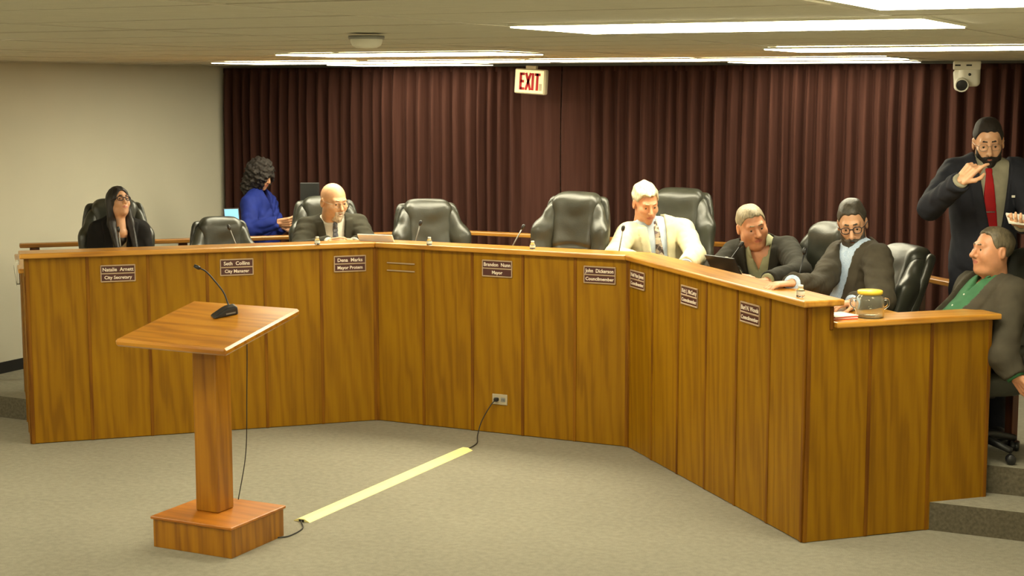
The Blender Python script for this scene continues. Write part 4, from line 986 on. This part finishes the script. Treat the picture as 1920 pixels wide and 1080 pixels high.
# -- reclining man in the green shirt
person(dict(label='man in a green shirt and grey jacket leaning back in profile at the right', head=at(1860, 470, 8.52), yaw=-76, pitch=-3, roll=0, scale=1.05, xw=1.0, jaw=1.12, skin=SK_RUDDY, face_fat=.022, nose=1.1, gaze_z=-.5,
    pelvis=at(1785, 690, 8.52), sh_l=at(1900, 548, 8.34), sh_r=at(1822, 534, 8.76), el_l=at(1880, 668, 8.24), el_r=at(1770, 640, 8.85), wr_l=at(1903, 706, 8.2), wr_r=at(1725, 650, 8.75), fat=.05, arm_r=(.074, .066, .050),
    jacket=J_OLIVE, shirt=S_GREEN, collar_open=True, v_width=.13, v_bottom=-.3, v_pow=.25, buttons=4, hair=(hair_fn('recede', .010, .002), (-.12, -.13, -.09), (.12, .14, .14), .005), hair_mat=H_GB,
    hand_l=dict(d=vdir(.5, -.7, .3), n=vdir(.6, .3, -.5), curl=.5), hand_r=dict(d=vdir(-.8, -.2, 0), n=(0, 0, -1), curl=.4), legs=seat_legs(at(1785, 690, 8.52), -42, spread=.12), pants=J_BLACK, seed=7))
# -- standing woman in blue
def curly(P):
    d = ell(P, (0, .018, .0), (.112, .134, .140)); d = smin(d, ell(P, (0, .05, -.13), (.108, .09, .11)), .05)
    d = d+wob(P, 75, .009, .3)+wob(P, 140, .004, 1.1); return smax(d, -ell(P, (0, -.135, -.050), (.044, .080, .078)), .008)
pw = at(486, 482, 12.75)
person(dict(label='standing woman in a royal blue dress with curly dark hair behind the railing', head=at(490, 327, 12.66), yaw=58, pitch=24, roll=0, scale=.95, female=True, jaw=.9, nose=.9, skin=SK_TAN,
    pelvis=pw, sh_r=at(468, 380, 12.58), sh_l=at(503, 380, 12.84), el_r=at(468, 430, 12.44), el_l=at(512, 432, 12.86), wr_r=at(522, 418, 12.42), wr_l=at(530, 424, 12.66), arm_r=(.060, .056, .042),
    jacket=J_BLUE, pants=J_BLUE, jacket_name='dress', ridge=.011, v_width=.03, v_bottom=.8, lapel=False, hem=-.25, bust=1, hair=(curly, (-.15, -.15, -.28), (.15, .19, .17), .007), hair_mat=H_BROWN, dress=True,
    hand_r=dict(d=vdir(.9, .08, .1), n=vdir(0, .3, -.8), curl=.5), hand_l=dict(d=vdir(.9, .1, .1), n=vdir(0, .3, .8), curl=.5), legs=stand_legs(pw, ZS, TH0+55, .08), seed=8))

# ================================================================== THINGS ON THE DESK
ZW = 1.12; ZL = HC+.034
# gooseneck desk microphones: foot on the worktop, (pixel of head) (pixel where the neck meets the ledge line)
STEEL = simple('mic_neck_steel', (.22, .21, .19), .35, metal=.7)
def desk_mic(hx, hy, bx, by, d, label, mt):
    hp = at(hx, hy, d); bp = at(bx, by, d); dirn = bp-hp; t = (ZW+.02-hp[2])/dirn[2]; foot = hp+dirn*t
    e = tag(empty('desk_microphone', (foot[0], foot[1], ZW)), label, 'microphone', 'gooseneck microphones on the dais'); o = Vector((foot[0], foot[1], ZW))
    lathe('foot', [(0, 0), (.04, 0), (.042, .006), (.036, .016), (.012, .022), (0, .022)], BLACKPL, e, 20)
    tube('gooseneck', [Vector((0, 0, .02)), (Vector(hp)-o)*.5+Vector((0, 0, .012)), Vector(hp)-o], .0045, mt, e)
    dv = Vector((hp-foot)).normalized(); h0 = Vector(hp)-o; tube('mic_head', [h0-dv*.012, h0, h0+dv*.018, h0+dv*.026], [.007, .012, .012, .007], BLACKPL, e, 12)
desk_mic(222, 432, 226, 462, 10.75, 'slim microphone in front of the woman in black', STEEL)
desk_mic(430, 428, 442, 458, 10.95, 'slim microphone in front of the low empty chair', STEEL)
desk_mic(788, 420, 779, 452, 10.95, 'slim microphone in front of the empty chair beside the white laptop', STEEL)
desk_mic(980, 427, 962, 460, 10.75, 'slim microphone leaning right before the tall empty chair', STEEL)
desk_mic(1168, 430, 1161, 470, 10.25, 'slim microphone before the man in the cream jacket', STEEL)
desk_mic(1389, 460, 1366, 492, 9.45, 'dark microphone before the grey-haired man', BLACKPL)
desk_mic(1508, 473, 1494, 540, 8.70, 'dark microphone between the grey-haired man and the bearded man', BLACKPL)
# small water bottles on the ledge
def bottle(px, py, label, big=1.0):
    p = atz(px, py, ZL); e = tag(empty('water_bottle', (p[0], p[1], ZL)), label, 'bottle', 'small water bottles on the dais ledge'); e.scale = (big,)*3
    lathe('bottle_body', [(0, 0), (.017, 0), (.019, .004), (.018, .018), (.019, .028), (.012, .038), (.009, .042), (0, .042)], GLASS, e, 18)
    lathe('cap', [(0, .054), (.010, .054), (.0115, .052), (.0115, .040), (.0, .040)], WHITEPL, e, 16)
    lathe('bottle_label', [(.0187, .010), (.0192, .012), (.0192, .024), (.0187, .026)], WHITEPL, e, 18)
bottle(595, 458.5, 'small white-capped bottle left of the bald man\'s hands')
bottle(805, 459.5, 'small white-capped bottle before the empty chair right of the laptop')
bottle(998.5, 467, 'small white-capped bottle before the tall empty chair')
bottle(1362, 497, 'small bottle half hidden beside the black laptop', .9)
bottle(1501, 557, 'small clear bottle near the end of the right dais wing', 1.15)
# laptops
def laptop(px, d, z, rz, w, mat, label, open_deg, depth=.22):
    p = at(px, 540, d); e = tag(empty('laptop', (p[0], p[1], z), math.radians(rz)), label, 'laptop')
    box('base', (-w/2, -.0, 0), (w/2, depth, .016), mat, e, bev=.004)
    kb = box('keyboard', (-w/2+.02, .06, .0155), (w/2-.02, depth-.03, .0175), BLACKPL, e)
    M = Matrix.Translation((0, 0, .014)) @ Matrix.Rotation(math.radians(open_deg), 4, 'X')
    box('lid', (-w/2, -.006, 0), (w/2, .004, .205), mat, e, bev=.003, M=M); box('screen', (-w/2+.01, .0045, .012), (w/2-.01, .0055, .195), BLACKPL, e, M=M)
    return e
LAPW = simple('laptop_silver', (.80, .76, .70), .4, var=.03)
laptop(717, 10.98, ZW, 8, .26, LAPW, 'open silver-white laptop beside the bald man', 38, .20)
laptop(1374, 9.40, ZW, -30, .26, BLACKPL, 'black laptop open before the grey-haired man', 33)
# jar with the yellow lid and red folders on the low end
jp = C3+np.array([S2, S2])*.40+np.array([-S2, S2])*.075
jar = tag(empty('glass_jar', (jp[0], jp[1], HR+.0305), math.radians(20)), 'clear glass jar with side handles and a yellow lid', 'jar')
lathe('jar_body', [(0, .0), (.066, .0), (.073, .006), (.074, .095), (.070, .108), (.058, .118), (.058, .126), (.0545, .126), (.0545, .117), (.066, .106), (.0700, .094), (.069, .010), (.064, .006), (0, .006)], JARG, jar, 32)
lathe('lid', [(0, .140), (.060, .140), (.064, .137), (.064, .122), (.060, .120), (.060, .127), (0, .127)], LIDY, jar, 32)
for s in (-1, 1): tube('handle', spline([(s*.070, 0, .095), (s*.090, 0, .092), (s*.093, 0, .065), (s*.071, 0, .045)], 6), .006, GLASS, jar)
REDP = simple('red_folder', (.62, .06, .04), .6, var=.1); PAPER = simple('white_paper', (.72, .70, .62), .8, var=.02)
fp = C3+np.array([S2, S2])*.235+np.array([-S2, S2])*.10; 
fo = tag(empty('folder_stack', (fp[0], fp[1], HR+.0305), math.radians(48)), 'red folder with white papers beside the jar', 'folder')
for k in range(4):
    b_ = box('folder' if k % 2 == 0 else 'paper_sheet', (-.075, -.065, k*.005), (.075, .075, k*.005+.0042), REDP if k % 2 == 0 else PAPER, fo, bev=.001); b_.rotation_euler = (0, 0, .06*(k-1.5))
# brochure bin on the far left end
bpz = TL+np.array([S2, -S2])*.62+np.array([-S2, -S2])*.02
br = tag(empty('brochure_bin', (bpz[0], bpz[1], HR-.1), -PI/4), 'pale plastic brochure holder on the left end of the dais', 'brochure holder')
ACR = glass('acrylic', (.85, .86, .82, 1), .25)
box('back_plate', (-.08, -.014, 0), (.08, -.011, .16), ACR, br); box('front_plate', (-.08, -.052, .0), (.08, -.049, .125), ACR, br, M=Matrix.Rotation(.18, 4, 'X')); box('bottom_plate', (-.08, -.052, 0), (.08, -.012, .004), ACR, br)
br.scale = (1, .55, 1)
box('leaflets', (-.07, -.045, .006), (.07, -.018, .15), PAPER, br)
# paper pad in the standing man's hand
pp = at(1914, 413, 8.28); pad = tag(empty('notepad', pp, math.radians(20)), 'pale paper pad held by the standing man', 'notepad'); pad.rotation_euler = (.35, .1, math.radians(20))
for k in range(3): box('paper_sheet', (-.07, -.06, k*.003), (.1, .06, k*.003+.0024), PAPER, pad)
# tablet on a stand behind the low chair; dark monitor behind the bald man
SCR = emis('tablet_screen', (.10, .36, .80), .55)
p = at(434, 402, 12.2); tb = tag(empty('tablet_stand', (p[0], p[1], ZS)), 'small lit blue tablet on a stand beside the woman in blue', 'tablet'); zt_ = p[2]-ZS; R0 = Matrix.Translation((0, 0, zt_)) @ Matrix.Rotation(math.radians(TH0+22), 4, 'Z') @ Matrix.Rotation(-.35, 4, 'X')
tl = box('tablet', (-.062, -.005, -.05), (.062, .005, .05), BLACKPL, tb, bev=.003, M=R0); box('screen', (-.053, -.0062, -.040), (.053, -.005, .040), SCR, tl, M=R0)
tube('pole', [(0, 0, 0.01), (0, .01, zt_-.02)], .012, BLACKPL, tb); lathe('foot', [(0, 0), (.14, 0), (.14, .012), (.02, .02), (0, .02)], BLACKPL, tb, 20)
p = at(581, 364, 12.35); mo = tag(empty('monitor_stand', (p[0], p[1], ZP)), 'small black monitor on a stand behind the bald man', 'monitor'); zm = p[2]-ZP; R1 = Matrix.Translation((0, 0, zm)) @ Matrix.Rotation(math.radians(TH0+5), 4, 'Z')
mb = box('monitor', (-.075, -.015, -.09), (.075, .015, .09), BLACKPL, mo, bev=.005, M=R1); box('screen', (-.065, -.0165, -.08), (.065, -.0145, .08), simple('dark_screen', (.012, .013, .013), .3), mb, M=R1)
tube('pole', [(0, .0, .01), (0, .0, zm-.06)], .014, BLACKPL, mo); lathe('foot', [(0, 0), (.15, 0), (.15, .012), (.02, .02), (0, .02)], BLACKPL, mo, 20)
